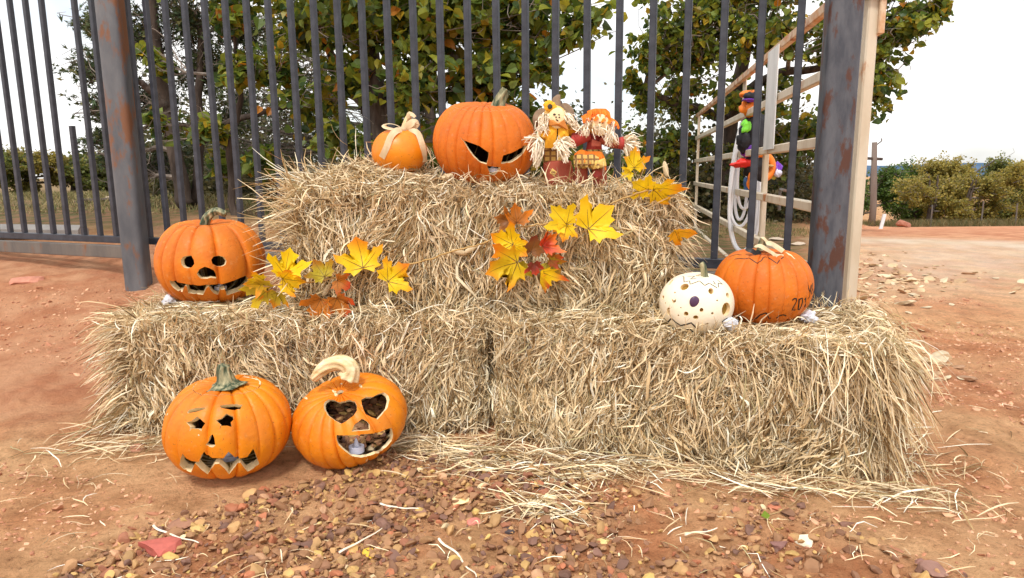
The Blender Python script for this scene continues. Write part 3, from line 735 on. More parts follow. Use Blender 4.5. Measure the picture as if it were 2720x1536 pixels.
def tree(name, label, cat, base, trunks, blobs, leaf, nleaf, seed, group=None, twig_r=.006, palette=LEAF_C, probs=LEAF_P, shape=LEAF_SHAPE, faces=LEAF_F,
         lmat=None, twigs=14, bare=0, near_parts=0, limb_r=.03, hang=.5, twig_mat=None):
    """trunks: list of (points, r0, r1); blobs: list of (centre, radii, weight)"""
    g = np.random.default_rng(seed)
    r = root(name, base, label, cat, group)
    T = G(); tp = []
    for pts, r0, r1 in trunks:
        P = spline(pts, 22)+g.normal(0, .006, (22, 3))
        V, F = tube(P, np.linspace(r0, r1, 22), 9, ribs=3, amp=.12, twist=.1); T.add(V, F); tp.append(P)
    allp = np.concatenate(tp)
    B = G(); LP = []
    wsum = sum(b[2] for b in blobs)
    for c, rad, wgt in blobs:
        c = np.asarray(c, float); rad = np.asarray(rad, float)
        dd = np.linalg.norm((allp-c)*[1, 1, 1.0], axis=1)+np.maximum(allp[:, 2]-c[2]+.1, 0)*1.5
        s = allp[np.argmin(dd)]
        P = wob(s, c, 12, .07, g); r0 = min(limb_r, .012+.02*np.linalg.norm(c-s))
        V, F = tube(P, np.linspace(r0, .008, 12), 6); B.add(V, F)
        nn = int(nleaf*wgt/wsum); nt_ = max(3, int(twigs*(.5+wgt)))
        per = max(1, nn//nt_)
        for k in range(nt_):
            q = nrm(g.normal(0, 1, 3))*g.random()**.45; e = c+q*rad
            i0 = g.integers(4, 12); Q = wob(P[i0], e, 6, .12, g)
            V, F = tube(Q, np.linspace(twig_r, twig_r*.35, 6), 3, caps=False); B.add(V, F)
            t = g.uniform(.15, 1.12, per)
            ip = np.clip(t*5, 0, 4.999).astype(int); f = (t*5-ip)[:, None]
            LP.append(Q[ip]*(1-f)+Q[ip+1]*f+g.normal(0, 1, (per, 3))*rad*.10)
        for k in range(int(bare*wgt)):
            q = nrm(g.normal(0, 1, 3))*g.random()**.4; e = c+q*rad*1.05
            Q = wob(P[g.integers(3, 12)], e, 7, .16, g)
            V, F = tube(Q, np.linspace(twig_r*1.1, twig_r*.3, 7), 3, caps=False); B.add(V, F)
    T.build('trunk', M_bark, r, smooth=True)
    o = B.build('branches', twig_mat or M_twig, r); o['kind'] = 'stuff'
    LP = np.concatenate(LP)
    lm = lmat or M_leafT
    V, F, C, (D, N, X, s) = scatter_leaves(LP, leaf, palette, probs, shape, faces, hang, seed=seed+1)
    if near_parts:
        # the leaves that show largest are parts of their own
        k = len(shape); d = np.linalg.norm(LP-CAMP, axis=1)/s
        px_, py_ = pix(LP); inside = (px_ > 0) & (px_ < 2720) & (py_ > 0) & (py_ < 800)
        order = np.argsort(np.where(inside, d, 1e9))[:near_parts]
        keep = np.ones(len(LP), bool); keep[order] = False
        protos = []
        for j in range(len(palette)):
            c = palette[j]; me = npmesh('leaf', shape, [faces], np.tile(c, (len(shape), 1))); me.materials.append(lm); protos.append(me)
        rl = np.array(r.location)
        for q in order:
            o = bpy.data.objects.new('leaf', protos[g.choice(len(palette), p=probs)])
            mm = Matrix(((X[q][0], D[q][0], N[q][0], LP[q][0]-rl[0]), (X[q][1], D[q][1], N[q][1], LP[q][1]-rl[1]), (X[q][2], D[q][2], N[q][2], LP[q][2]-rl[2]), (0, 0, 0, 1)))
            o.parent = r; o.matrix_local = mm @ Matrix.Diagonal((s[q], s[q], s[q], 1)); COL.objects.link(o)
        V = V.reshape(-1, k, 3)[keep].reshape(-1, 3); C = C.reshape(-1, k, 3)[keep].reshape(-1, 3)
        F = (np.arange(keep.sum())[:, None, None]*k+faces[None]).reshape(-1, 3)
    o = ob('crown', V, [F], lm, r, col=C); o['kind'] = 'stuff'
    return r
def bl(px, py, Y, rx, rz, ry=None, w=None):
    """a clump of crown: photo position, distance and its half-sizes in photo pixels"""
    s = Y/FPX; c = at(px, py, Y)
    return (c, (rx*s, (ry or (rx+rz)/2*s*1.0), rz*s), (w or (rx*rz)/9000.0))
def P3(px, py, Y): return at(px, py, Y)
def grd(px, Y):
    D = ray(px, 500); X = D[0]/D[1]*Y; return np.array([X, Y, float(ground_z(X, Y))])

# big broad-leaved tree behind the middle of the fence
bb = grd(1010, 5.6)
tree('broadleaf_tree', 'broad-leaved autumn tree with forked dark trunk behind the bow-tied pumpkin', 'tree', bb,
     [([bb-[0, 0, .1], P3(1025, 420, 5.6), P3(1010, 340, 5.6), P3(990, 200, 5.6), P3(950, -60, 5.6), P3(940, -400, 5.6)], .13, .06),
      ([P3(1015, 380, 5.6), P3(1040, 290, 5.6), P3(1085, 220, 5.5), P3(1150, 60, 5.5), P3(1180, -200, 5.5)], .085, .03),
      ([P3(1005, 360, 5.6), P3(960, 260, 5.7), P3(880, 150, 5.8), P3(800, -60, 5.8)], .06, .02)],
     [bl(800, 60, 5.7, 150, 110, w=1.3), bl(1000, 30, 5.4, 200, 120), bl(1200, 50, 5.3, 190, 130), bl(1400, 30, 5.2, 160, 110), bl(1560, 60, 5.0, 110, 60, w=.55),
      bl(940, 200, 5.6, 130, 90, w=.9), bl(1120, 210, 5.2, 140, 90), bl(1330, 200, 5.2, 150, 90), bl(1460, 190, 5.1, 60, 50, w=.25), bl(800, 280, 5.9, 110, 70, w=.5), bl(900, 370, 5.4, 120, 70, w=.8),
      bl(1290, 330, 5.4, 140, 60, w=.6), bl(1080, 350, 5.6, 120, 70, w=.5), bl(1420, 300, 5.6, 40, 55, w=.25), bl(1190, 420, 6.2, 200, 60, w=1.0), bl(1440, 420, 6.2, 170, 70, w=1.0), bl(1640, 440, 6.4, 110, 50, w=.6),
      bl(950, -150, 5.5, 300, 120, w=2), bl(1350, -150, 5.3, 300, 110, w=1.8), bl(620, -80, 5.9, 150, 120, w=1)],
     
     .080, 10500, 11, near_parts=290, twigs=16, bare=12, limb_r=.05)
# juniper with two leaning trunks
b1 = grd(481, 6.4)
NEED_C = np.array([(.05, .085, .035), (.08, .11, .04), (.11, .13, .05), (.16, .15, .05)]); NEED_P = np.array([.35, .3, .2, .15])
tree('juniper_tree', 'old juniper with two leaning dark trunks and fine foliage behind the left fence post', 'tree', b1,
     [([P3(495, 545, 6.4), P3(470, 430, 6.4), P3(440, 280, 6.4), P3(415, 120, 6.3), P3(395, -80, 6.3), P3(390, -400, 6.3)], .075, .03),
      ([P3(520, 540, 6.5), P3(530, 400, 6.5), P3(527, 240, 6.5), P3(540, 60, 6.5), P3(560, -200, 6.5)], .05, .02),
      ([P3(445, 300, 6.4), P3(395, 235, 6.3), P3(340, 205, 6.2)], .05, .015), ([P3(530, 380, 6.5), P3(600, 330, 6.3), P3(700, 300, 6.2), P3(780, 280, 6.2)], .04, .012)],
     [bl(260, 60, 6.3, 70, 60, w=.6), bl(240, 180, 6.3, 75, 60, w=.6), bl(260, 290, 6.3, 70, 55, w=.6), bl(250, 380, 6.4, 60, 40, w=.4), bl(300, 430, 6.6, 60, 40, w=.5), bl(360, 100, 6.4, 90, 90), bl(400, 260, 6.6, 90, 90, w=.8),
      bl(480, 40, 6.5, 120, 90), bl(560, 180, 6.7, 120, 90), bl(620, 320, 6.8, 110, 80, w=.9), bl(440, 420, 7.0, 110, 60, w=.8), bl(660, 80, 6.8, 110, 90), bl(420, -120, 6.4, 220, 110, w=1.6)],
     .07, 15000, 23, palette=NEED_C, probs=NEED_P, shape=SPRAY_SHAPE, faces=SPRAY_F, lmat=M_cedar, twigs=16, bare=70, limb_r=.035, hang=.1)
bj = grd(620, 5.9)
tree('young_tree', 'young broad-leaved tree with yellowing leaves tangled among the bare juniper branches', 'tree', bj,
     [([bj-[0, 0, .1], P3(610, 400, 5.9), P3(640, 250, 5.9), P3(620, 90, 5.9), P3(640, -150, 5.9)], .035, .012)],
     [bl(600, 40, 5.8, 90, 60, w=.6), bl(640, 170, 5.8, 90, 60, w=.6), bl(560, 330, 5.8, 60, 55, w=.45), bl(700, 420, 5.9, 80, 50, w=.6), bl(600, 440, 6.0, 60, 45, w=.4), bl(400, 150, 5.9, 50, 60, w=.3), bl(760, 180, 5.9, 80, 80, w=.6), bl(410, 330, 6, 45, 50, w=.25)],
     .085, 1500, 37, twigs=8, bare=40, limb_r=.015)
# tree on the right behind the gate
bc = grd(1930, 10.5)
tree('spreading_tree', 'wide spreading tree turning yellow behind the open farm gate', 'tree', bc,
     [([bc-[0, 0, .1], P3(1925, 440, 10.5), P3(1940, 330, 10.5), P3(1960, 240, 10.4), P3(1985, 100, 10.3), P3(2000, -100, 10.3)], .16, .06),
      ([P3(1940, 330, 10.5), P3(1860, 290, 10.2), P3(1780, 270, 10), P3(1710, 230, 9.8)], .08, .03), ([P3(1955, 260, 10.4), P3(2060, 200, 10), P3(2180, 180, 9.6), P3(2280, 160, 9.4)], .08, .03)],
     [bl(1740, 130, 9.5, 90, 60, w=.8), bl(1880, 90, 9.2, 130, 80, w=1.5), bl(2050, 80, 9.0, 150, 80, w=1.6), bl(2230, 90, 8.8, 120, 90, w=1.4), bl(2380, 70, 8.6, 110, 70, w=1.1), bl(2480, 20, 8.5, 60, 35, w=.45), bl(2330, 190, 8.6, 80, 70, w=.8),
      bl(2320, 270, 8.7, 45, 50, w=.35), bl(1700, 230, 9.8, 50, 60, w=.4), bl(1800, 250, 10, 130, 80, w=.7), bl(2020, 260, 10, 140, 80, w=.9), bl(1760, 380, 10.2, 130, 60, w=.9), bl(2000, 400, 10.4, 150, 60, w=1.1), bl(2140, 350, 10, 90, 90, w=.8),
      bl(2000, -80, 9.2, 330, 90, w=2.4), bl(2350, -60, 8.8, 130, 70, w=.9), bl(1850, 20, 9.3, 150, 60, w=1), bl(1900, 470, 10.8, 250, 35, w=1.0)],
     .085, 15500, 41, near_parts=0, twigs=13, bare=26, limb_r=.05, twig_r=.009)
bk_ = grd(1150, 7.6)
tree('juniper_tree', 'dark fine-leaved juniper standing behind the broad-leaved tree, seen above the big pumpkin', 'tree', bk_,
     [([bk_-[0, 0, .1], P3(1150, 400, 7.6), P3(1140, 250, 7.6), P3(1170, 60, 7.6), P3(1170, -120, 7.6)], .08, .03), ([P3(1150, 380, 7.6), P3(1240, 300, 7.6), P3(1290, 150, 7.6)], .05, .02)],
     [bl(1150, 120, 7.6, 150, 90), bl(1300, 180, 7.6, 140, 90), bl(1050, 280, 7.6, 130, 80), bl(1260, 320, 7.6, 150, 60), bl(860, 330, 7.8, 120, 80), bl(1400, 130, 7.7, 100, 90, w=.8), bl(820, 200, 7.8, 110, 90), bl(700, 400, 7.8, 120, 60), bl(620, 260, 7.9, 110, 90), bl(480, 350, 7.9, 120, 80), bl(560, 430, 7.9, 130, 50), bl(740, 320, 7.9, 110, 70), bl(700, 120, 7.9, 110, 90, w=.8)],
     .06, 11000, 91, palette=NEED_C, probs=NEED_P, shape=SPRAY_SHAPE, faces=SPRAY_F, lmat=M_cedar, twigs=20, bare=14, limb_r=.03, hang=.1)
# far cluster seen through the gap
for k, (px_, py_, Y, rx, rz_) in enumerate([(1545, 400, 11, 70, 60), (1490, 330, 11.5, 60, 55)]):
    b = grd(px_, Y)
    tree('juniper_tree', ['dark juniper seen between the two dolls beyond the fence', 'small juniper top showing above the brown-hatted doll'][k], 'tree', b,
         [([b-[0, 0, .1], P3(px_, py_+40, Y), P3(px_, py_-60, Y)], .06, .02)], [bl(px_, py_, Y, rx, rz_), bl(px_, py_+80, Y, rx*1.5, 60)],
         .07, 4200, 61+k, group='junipers behind the dolls', palette=NEED_C, probs=NEED_P, shape=SPRAY_SHAPE, faces=SPRAY_F, lmat=M_cedar, twigs=20, bare=5)

# hedge of shrubs far left and the tree line far right
HC = np.array([(.19, .22, .05), (.25, .26, .06), (.13, .17, .04), (.32, .29, .07), (.10, .13, .04)]); HPp = np.array([.3, .25, .2, .15, .1])
HG2 = np.array([(.10, .17, .03), (.14, .22, .035), (.07, .13, .03), (.18, .24, .05)]); HGp = np.array([.3, .3, .2, .2])
HY = np.array([(.42, .33, .07), (.36, .30, .065), (.28, .26, .06), (.48, .36, .08)]); HYp = np.array([.3, .3, .25, .15])
def shrub(name, label, px_, Y, top, bot, rx, pal, pr, seed, n=4200, leaf=.055, group=None, stems=2):
    b = grd(px_, Y); s = Y/FPX
    zt = at(px_, top, Y)[2]; zb = max(b[2], at(px_, bot, Y)[2]); zc = (zt+zb)/2; hz = (zt-zb)/2
    g = np.random.default_rng(seed); bs = []
    for k in range(9):
        u_ = g.uniform(-1, 1); bs.append((np.array([b[0]+u_*rx*s*.75, Y+g.uniform(-.5, .5)*rx*s, zc+g.uniform(-.85, .55)*hz*(1-.4*abs(u_))]), np.array([rx*s*.38, rx*s*.5, hz*.42])*g.uniform(.8, 1.2), 1.0))
    tr = [([b-[0, 0, .1], b+[g.normal(0, .15), 0, hz*.8], b+[g.normal(0, .3), 0, hz*1.5]], .05, .015) for _ in range(stems)]
    return tree(name, label, 'tree' if 'tree' in name else 'shrub', b, tr, bs, leaf, n, seed, group=group, palette=pal, probs=pr, shape=TINY_SHAPE, faces=TINY_F, twigs=16, bare=3, twig_r=.012, hang=0)
for k, (px_, Y, top, rx, n, pal, pr, lab) in enumerate([
        (-60, 11.5, 370, 120, 9000, HC, HPp, 'round olive shrub at the far left edge, seen through the fence'),
        (70, 12.0, 372, 130, 9500, HY*.8, HYp, 'yellowish shrub, second from the left beyond the fence'),
        (190, 12.5, 385, 120, 9000, HC, HPp, 'green shrub just left of the rust-streaked post, beyond the fence'),
        (330, 12.5, 405, 120, 8000, HC*.9, HPp, 'dark shrub directly behind the rust-streaked post')]):
    shrub('shrub', lab, px_, Y, top, 545, rx, pal, pr, 100+k, n, .06, 'shrubs beyond the left part of the fence')
for k, (px_, Y, top, rx, n, pal, pr, lab) in enumerate([
        (2330, 19, 418, 95, 6500, HG2, HGp, 'fresh green tree behind the wooden utility pole'),
        (2435, 20, 432, 70, 4500, HG2, HGp, 'small green tree between the utility pole and the tallest olive tree'),
        (2470, 17.5, 455, 85, 6000, HY*.9, HYp, 'low olive tree in front, left of the tallest one in the far line'),
        (2540, 19, 400, 90, 8000, HY, HYp, 'tallest olive tree of the far tree line'),
        (2650, 20, 405, 80, 6000, HC, HPp, 'darker green tree behind, near the right edge of the far tree line'),
        (2605, 17.5, 470, 85, 5500, HY*.9, HYp, 'low olive tree in front of the darker green one'),
        (2740, 18, 418, 95, 7000, HY, HYp, 'olive tree cut by the right edge of the photo'),
        (2230, 20, 430, 80, 4500, HG2*.9, HGp, 'green tree mostly hidden behind the cream gate post')]):
    shrub('far_tree', lab, px_, Y, top-34, 608, rx*1.2, pal, pr, 140+k, int(n*2.3), .062, 'trees of the far line on the right')
# undergrowth: dark tangle below the trees, dry grass
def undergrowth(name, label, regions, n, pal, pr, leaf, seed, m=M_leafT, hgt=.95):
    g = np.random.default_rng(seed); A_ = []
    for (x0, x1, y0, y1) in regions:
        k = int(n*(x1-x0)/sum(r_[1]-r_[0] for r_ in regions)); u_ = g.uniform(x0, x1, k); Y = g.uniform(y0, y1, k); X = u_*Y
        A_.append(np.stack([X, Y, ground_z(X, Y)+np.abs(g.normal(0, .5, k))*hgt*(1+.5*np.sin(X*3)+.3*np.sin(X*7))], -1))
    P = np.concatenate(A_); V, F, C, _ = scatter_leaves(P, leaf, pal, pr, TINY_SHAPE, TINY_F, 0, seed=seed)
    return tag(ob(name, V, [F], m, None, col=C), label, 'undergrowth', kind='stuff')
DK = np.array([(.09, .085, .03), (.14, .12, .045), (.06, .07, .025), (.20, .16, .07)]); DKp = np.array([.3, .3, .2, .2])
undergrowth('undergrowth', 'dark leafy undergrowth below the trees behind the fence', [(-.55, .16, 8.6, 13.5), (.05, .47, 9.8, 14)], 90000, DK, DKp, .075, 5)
# dry grass beyond the fence
def grassy_patch(name, label, n, u0, u1, y0, y1, hgt, seed, pal):
    g = np.random.default_rng(seed); k = n
    u_ = g.uniform(u0, u1, k); Y = g.uniform(y0, y1, k); X = u_*Y
    cl = sinfield(np.stack([X, Y, X*0], -1), 2.2, seed) > -.5
    X, Y = X[cl], Y[cl]; k = len(X)
    P = np.stack([X, Y, ground_z(X, Y)+hgt*.35], -1)
    D = g.normal(0, .35, (k, 3))+[0, 0, 1.]
    S_ = SG(); S_.add(strands(P, D, np.tile([0, -1., 0], (k, 1)), g.uniform(.4, 1.2, k)*hgt, np.full(k, .006), g.normal(0, .02, k), g.normal(0, .01, k), palette=pal, S=2))
    return tag(S_.build(name, M_straw), label, 'grass')
GP_ = np.array([(.24, .20, .08), (.15, .15, .045), (.34, .26, .12), (.10, .11, .035)])
grassy_patch('dry_grass', 'short dry grass on the rise beyond the left of the fence', 13000, -.85, -.15, 6.0, 12, .09, 3, GP_)
grassy_patch('dry_grass', 'sparse dry grass on the ground behind the farm gate', 4000, .1, .46, 8.0, 12, .07, 4, GP_)
grassy_patch('dry_grass', 'olive scrub grass along the foot of the far tree line', 9000, .48, .85, 14.5, 18, .22, 8, GP_*.6)
#@@PUMP
# ------------------------------------------------------------------ pumpkins
def pshape(TH, PH, a, b, n, d, seed, dim=.20, flat=.10, wobble=.02, pw=.92):
    g = np.random.default_rng(seed)
    ph1, ph2, ph3 = g.random(3)*6.28
    th = TH+.10*np.sin(2*TH+ph1)+.06*np.sin(3*TH+ph2)
    sw = np.abs(np.sin(n*th/2+ph3)); gro = .62*(1-sw)**5.5+.38*(1-sw)**1.4
    alt = .5+.5*np.sin(n*th/3+ph2)                      # some furrows shallower
    sph = np.sin(PH)
    m = 1-d*gro*(.35+.65*alt)*np.clip(sph, 0, 1)**.35
    rho = a*np.clip(sph, 0, 1)**pw*m*(1+wobble*np.sin(2*TH+ph3)+wobble*.6*np.sin(3*TH+ph1+PH*2))
    z = b*np.cos(PH)*(1-.5*d*gro)
    z = z-b*dim*np.exp(-(PH/.42)**2)+b*flat*np.exp(-((math.pi-PH)/.6)**2)
    return np.stack([rho*np.cos(TH), rho*np.sin(TH), z], -1)
def rot_xyz(lean, roll, spin):
    """lean towards the viewer, roll to the right, spin about its own axis"""
    return np.array((Matrix.Rotation(roll, 3, 'Y') @ Matrix.Rotation(lean, 3, 'X') @ Matrix.Rotation(spin, 3, 'Z')))
class Pump: pass
NTH = 280
def pumpkin(name, label, cx, cy, w, h, Y=None, zs=None, ribs=22, d=.05, lean=0.0, roll=0.0, spin=0.0, lid=None, feats=(), shallow=(), skin=None, pulp=None,
            seed=1, dim=.2, flat=.1, thick=.022, bfac=1.0, pw=.92, carved=True):
    Rl = rot_xyz(lean, roll, spin); fixY = Y is not None; Y = Y or 2.0
    TT, PP = np.meshgrid(np.arange(60)*2*math.pi/60, np.linspace(.04, math.pi-.02, 40))
    c = at(cx, cy, Y); a = w/2*Y/FPX; b = h/2*Y/FPX; pcx, pcy = cx, cy
    for _ in range(30):
        Rc = np.array(Matrix.Rotation(-math.atan2(c[0], c[1]), 3, 'Z'))@Rl
        Q = pshape(TT, PP, a, b, ribs, d, seed, dim, flat, pw=pw).reshape(-1, 3)@Rc.T+c
        u_, v_ = pix(Q); W_, H_ = u_.max()-u_.min(), v_.max()-v_.min()
        a *= 1+.7*(w/W_-1); b = min(max(b*(1+.8*(h/H_-1)), a*.5), a*1.1)
        pcx += .8*(cx-(u_.max()+u_.min())/2); pcy += .8*(cy-(v_.max()+v_.min())/2)
        if not fixY:
            hb = c[2]-Q[:, 2].min(); Y = .6*Y+.4*atz(pcx, pcy, zs+hb)[1]
        c = at(pcx, pcy, Y)
    dist = np.linalg.norm(c-CAMP); zbot = Q[:, 2].min()
    R = rot_xyz(lean, roll, spin)
    az = math.atan2(c[0], c[1]); Rz = np.array(Matrix.Rotation(-az, 3, 'Z')); R = Rz@R
    pk = Pump(); pk.c = c; pk.a = a; pk.b = b; pk.R = R; pk.dist = dist
    skin = skin or M_orange
    r = root(name, [c[0], c[1], zbot], label, 'pumpkin')
    pk.root = r
    TH = np.arange(NTH)*2*math.pi/NTH
    def rows(phs_fn, k0, k1, nrow, inner):
        out = []
        for t in np.linspace(0, 1, nrow):
            ph = k0(TH)*(1-t)+k1(TH)*t
            P = pshape(TH, ph, a-(thick if inner else 0), b-(thick if inner else 0), ribs, d*(.5 if inner else 1), seed, dim, flat, pw=pw)
            out.append(P)
        return np.array(out)
    Lf = lid or (lambda t: np.full_like(t, .05))
    def shell(k0, k1, nrow, top_closed, bot_closed, inner_too=True):
        O = rows(None, k0, k1, nrow, False); nO = len(O)
        V = [O.reshape(-1, 3)]; F = []
        def quads(b0, nr, flip):
            for j in range(nr-1):
                for i in range(NTH):
                    q = [b0+j*NTH+i, b0+(j+1)*NTH+i, b0+(j+1)*NTH+(i+1) % NTH, b0+j*NTH+(i+1) % NTH]
                    F.append(q[::-1] if flip else q)
        quads(0, nO, False); n = nO*NTH; mo = [0]*len(F)
        if inner_too:
            I = rows(None, k0, k1, nrow, True); V.append(I.reshape(-1, 3)); b0 = n; quads(b0, nO, True); n += nO*NTH
        return V, F, n, nO
    kend = lambda t: np.full_like(t, math.pi-.02)
    gap = .010 if lid is not None else 0
    V, F, n, nO = shell(lambda t: Lf(t)+gap, kend, 96, False, True, carved)
    if carved:
        inn = nO*NTH
        for i in range(NTH): F.append([i, (i+1) % NTH, inn+(i+1) % NTH, inn+i])          # top rim
        V = V+[np.array([[0, 0, V[0][-1][2]]]), np.array([[0, 0, V[1][-1][2]]])]
        po, pi_ = n, n+1; l0 = (nO-1)*NTH; l1 = inn+(nO-1)*NTH
        for i in range(NTH): F.append([l0+i, po, l0+(i+1) % NTH]); F.append([l1+(i+1) % NTH, pi_, l1+i])
    else:
        V = V+[np.array([[0, 0, V[0][0][2]]]), np.array([[0, 0, V[0][-1][2]]])]
        po, pi_ = n, n+1; l1 = (nO-1)*NTH
        for i in range(NTH): F.append([(i+1) % NTH, po, i]); F.append([l1+i, pi_, l1+(i+1) % NTH])
    W = np.concatenate(V)@R.T+c
    # outer surface tree for testing and for projecting marks
    OV = rows(None, lambda t: np.full_like(t, .04), kend, 120, False).reshape(-1, 3)@R.T+c
    OF = [[j*NTH+i, (j+1)*NTH+i, (j+1)*NTH+(i+1) % NTH, j*NTH+(i+1) % NTH] for j in range(119) for i in range(NTH)]
    pk.bvh = BVHTree.FromPolygons([Vector(v) for v in OV], OF)
    mats = [skin, M_flesh, pulp or M_pulp_shade, M_olive]
    body = ob('shell', W, F, mats, r, smooth=True)
    if feats or shallow:
        CV = []; CF = []; nc = 0
        def cutter(poly, f_in, f_out=1.18, par=.35):
            nonlocal nc
            pts = []
            gx_, gy_ = np.mean([v[0] for v in poly]), np.mean([v[1] for v in poly]); poly = [tuple(v) for v in poly]
            for i_, (x, y) in enumerate(poly):
                h_ = pk.hit(x, y)
                for _ in range(14):
                    # a corner past the outline, or too near it, is drawn in towards the middle
                    if h_ is not None:
                        nn_ = pk.bvh.find_nearest(Vector(h_))[1]
                        if abs(nn_.dot(Vector(unit(ray(x, y))))) > .22: break
                    x, y = x+(gx_-x)*.04, y+(gy_-y)*.04; h_ = pk.hit(x, y)
                if h_ is None: return
                poly[i_] = (x, y); pts.append(h_)
            # a fine net over the outline, so that the cut follows the curve of the skin
            bp_ = []
            k = len(poly)
            for i in range(k):
                (x0, y0), (x1, y1) = poly[i], poly[(i+1) % k]; m_ = max(1, int(math.hypot(x1-x0, y1-y0)/9))
                for t in range(m_): bp_.append((x0+(x1-x0)*t/m_, y0+(y1-y0)*t/m_))
            kb = len(bp_)
            def inside(x, y):
                c_ = False
                for i in range(kb):
                    (x0, y0), (x1, y1) = bp_[i], bp_[(i+1) % kb]
                    if (y0 > y) != (y1 > y) and x < (x1-x0)*(y-y0)/(y1-y0)+x0: c_ = not c_
                return c_
            xs, ys = [v[0] for v in bp_], [v[1] for v in bp_]; ip_ = []
            for x in np.arange(min(xs)+5.3, max(xs), 11):
                for y in np.arange(min(ys)+5.7, max(ys), 11):
                    if inside(x, y) and min((x-u[0])**2+(y-u[1])**2 for u in bp_) > 16: ip_.append((float(x), float(y)))
            v2, _e, f2, _, _, _ = delaunay_2d_cdt([Vector(v) for v in bp_+ip_], [(i, (i+1) % kb) for i in range(kb)], [], 1, 1e-4)
            pts = []
            for v in v2:
                h_ = pk.hit(v.x, v.y)
                if h_ is None: return
                pts.append(h_)
            pts = np.array(pts); k = len(pts); cc = pts.mean(0)
            din = (c-cc); din = din/np.linalg.norm(din)
            dirs = nrm((c-pts)*(1-par)+din*np.linalg.norm(c-pts, axis=1)[:, None]*par)
            out = pts-dirs*.02; inn_ = pts+dirs*f_in
            for v in out: CV.append(v)
            for v in inn_: CV.append(v)
            ed = {}
            for t in f2:
                t = list(t)
                a2 = (v2[t[1]].x-v2[t[0]].x)*(v2[t[2]].y-v2[t[0]].y)-(v2[t[2]].x-v2[t[0]].x)*(v2[t[1]].y-v2[t[0]].y)
                if a2 < 0: t = t[::-1]
                CF.append([nc+i for i in t[::-1]]); CF.append([nc+k+i for i in t])
                for i in range(3): ed[(t[i], t[(i+1) % 3])] = 1
            for (i, j) in list(ed):
                if (j, i) not in ed: CF.append([nc+i, nc+j, nc+k+j, nc+k+i])
            nc += 2*k
        def hit(x, y):
            D = ray(x, y); D = D/np.linalg.norm(D)
            loc, nn, _, _ = pk.bvh.ray_cast(Vector(CAMP), Vector(D))
            return None if loc is None else np.array(loc)
        pk.hit = hit
        for p in feats: cutter(p, .055)
        bmx = bmesh.new(); bmx.from_mesh(body.data); bmesh.ops.recalc_face_normals(bmx, faces=bmx.faces); bmx.to_mesh(body.data); bmx.free()
        def area(me_):
            ar_ = np.zeros(len(me_.polygons)); me_.polygons.foreach_get('area', ar_); return ar_.sum()
        def one(CV_, CF_, solver='EXACT'):
            """cut with one set of prisms; keep the result only if it is sound"""
            a0 = area(body.data)
            for flip in (False,):
                cm = bpy.data.meshes.new('cut'); cm.from_pydata([tuple(v) for v in (np.array(CV_)-np.array(r.location))], [], CF_); cm.update()
                bmx = bmesh.new(); bmx.from_mesh(cm); bmesh.ops.recalc_face_normals(bmx, faces=bmx.faces)
                if bmx.calc_volume(signed=True) < 0: bmesh.ops.reverse_faces(bmx, faces=bmx.faces)
                bmx.to_mesh(cm); bmx.free()
                co = bpy.data.objects.new('cut', cm); COL.objects.link(co); co.location = r.location
                md = body.modifiers.new('b', 'BOOLEAN'); md.operation = 'DIFFERENCE'; md.solver = solver; md.object = co; md.use_self = flip
                bpy.context.view_layer.update()
                dg = bpy.context.evaluated_depsgraph_get()
                me = bpy.data.meshes.new_from_object(body.evaluated_get(dg)); body.modifiers.clear()
                bpy.data.objects.remove(co)
                if .75*a0 < area(me) < 1.2*a0 and len(me.polygons) > .6*len(body.data.polygons):
                    body.data = me; return True
            print('CUT FAILED', name, len(CV_)); return False
        V0, F0 = np.array(CV), CF
        if not (len(feats) > 12 or shallow) or True:
            # group the prisms by the features they came from
            st = 0
            allf = [(f, .055, .35) for f in feats]+[(f, .011, .8) for f in shallow]
            CV.clear(); CF.clear(); nc = 0
            batch = []
            for gi, (f, dp, pr_) in enumerate(allf):
                cutter(f, dp, par=pr_)
                if CV and (len(f) > 20 or gi == len(allf)-1 or gi % 8 == 7 or len(allf[gi+1][0]) > 20):
                    if not one(CV, CF) and len(f) > 20:
                        for dp2, pr2, sv in ((.045, .7, 'EXACT'), (.06, .1, 'EXACT'), (.05, 1.0, 'EXACT'), (.05, .5, 'FAST'), (.045, .9, 'FAST')):
                            CV.clear(); CF.clear(); nc = 0; cutter(f, dp2, par=pr2)
                            if one(CV, CF, sv): break
                    CV.clear(); CF.clear(); nc = 0
        body.data.materials.clear()
        for m_ in mats: body.data.materials.append(m_)
    me = body.data; o0 = Vector(r.location)
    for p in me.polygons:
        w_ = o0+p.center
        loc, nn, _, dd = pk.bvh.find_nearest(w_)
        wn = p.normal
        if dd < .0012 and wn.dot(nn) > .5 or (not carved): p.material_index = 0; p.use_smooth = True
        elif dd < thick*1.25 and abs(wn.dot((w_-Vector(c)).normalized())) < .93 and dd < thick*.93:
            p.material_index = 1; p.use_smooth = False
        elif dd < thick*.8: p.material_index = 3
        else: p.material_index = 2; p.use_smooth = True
    me.set_sharp_from_angle(angle=math.radians(38))
    if not (feats or shallow):
        def hit(x, y):
            D = ray(x, y); D = D/np.linalg.norm(D)
            loc, nn, _, _ = pk.bvh.ray_cast(Vector(CAMP), Vector(D))
            return None if loc is None else np.array(loc)
        pk.hit = hit
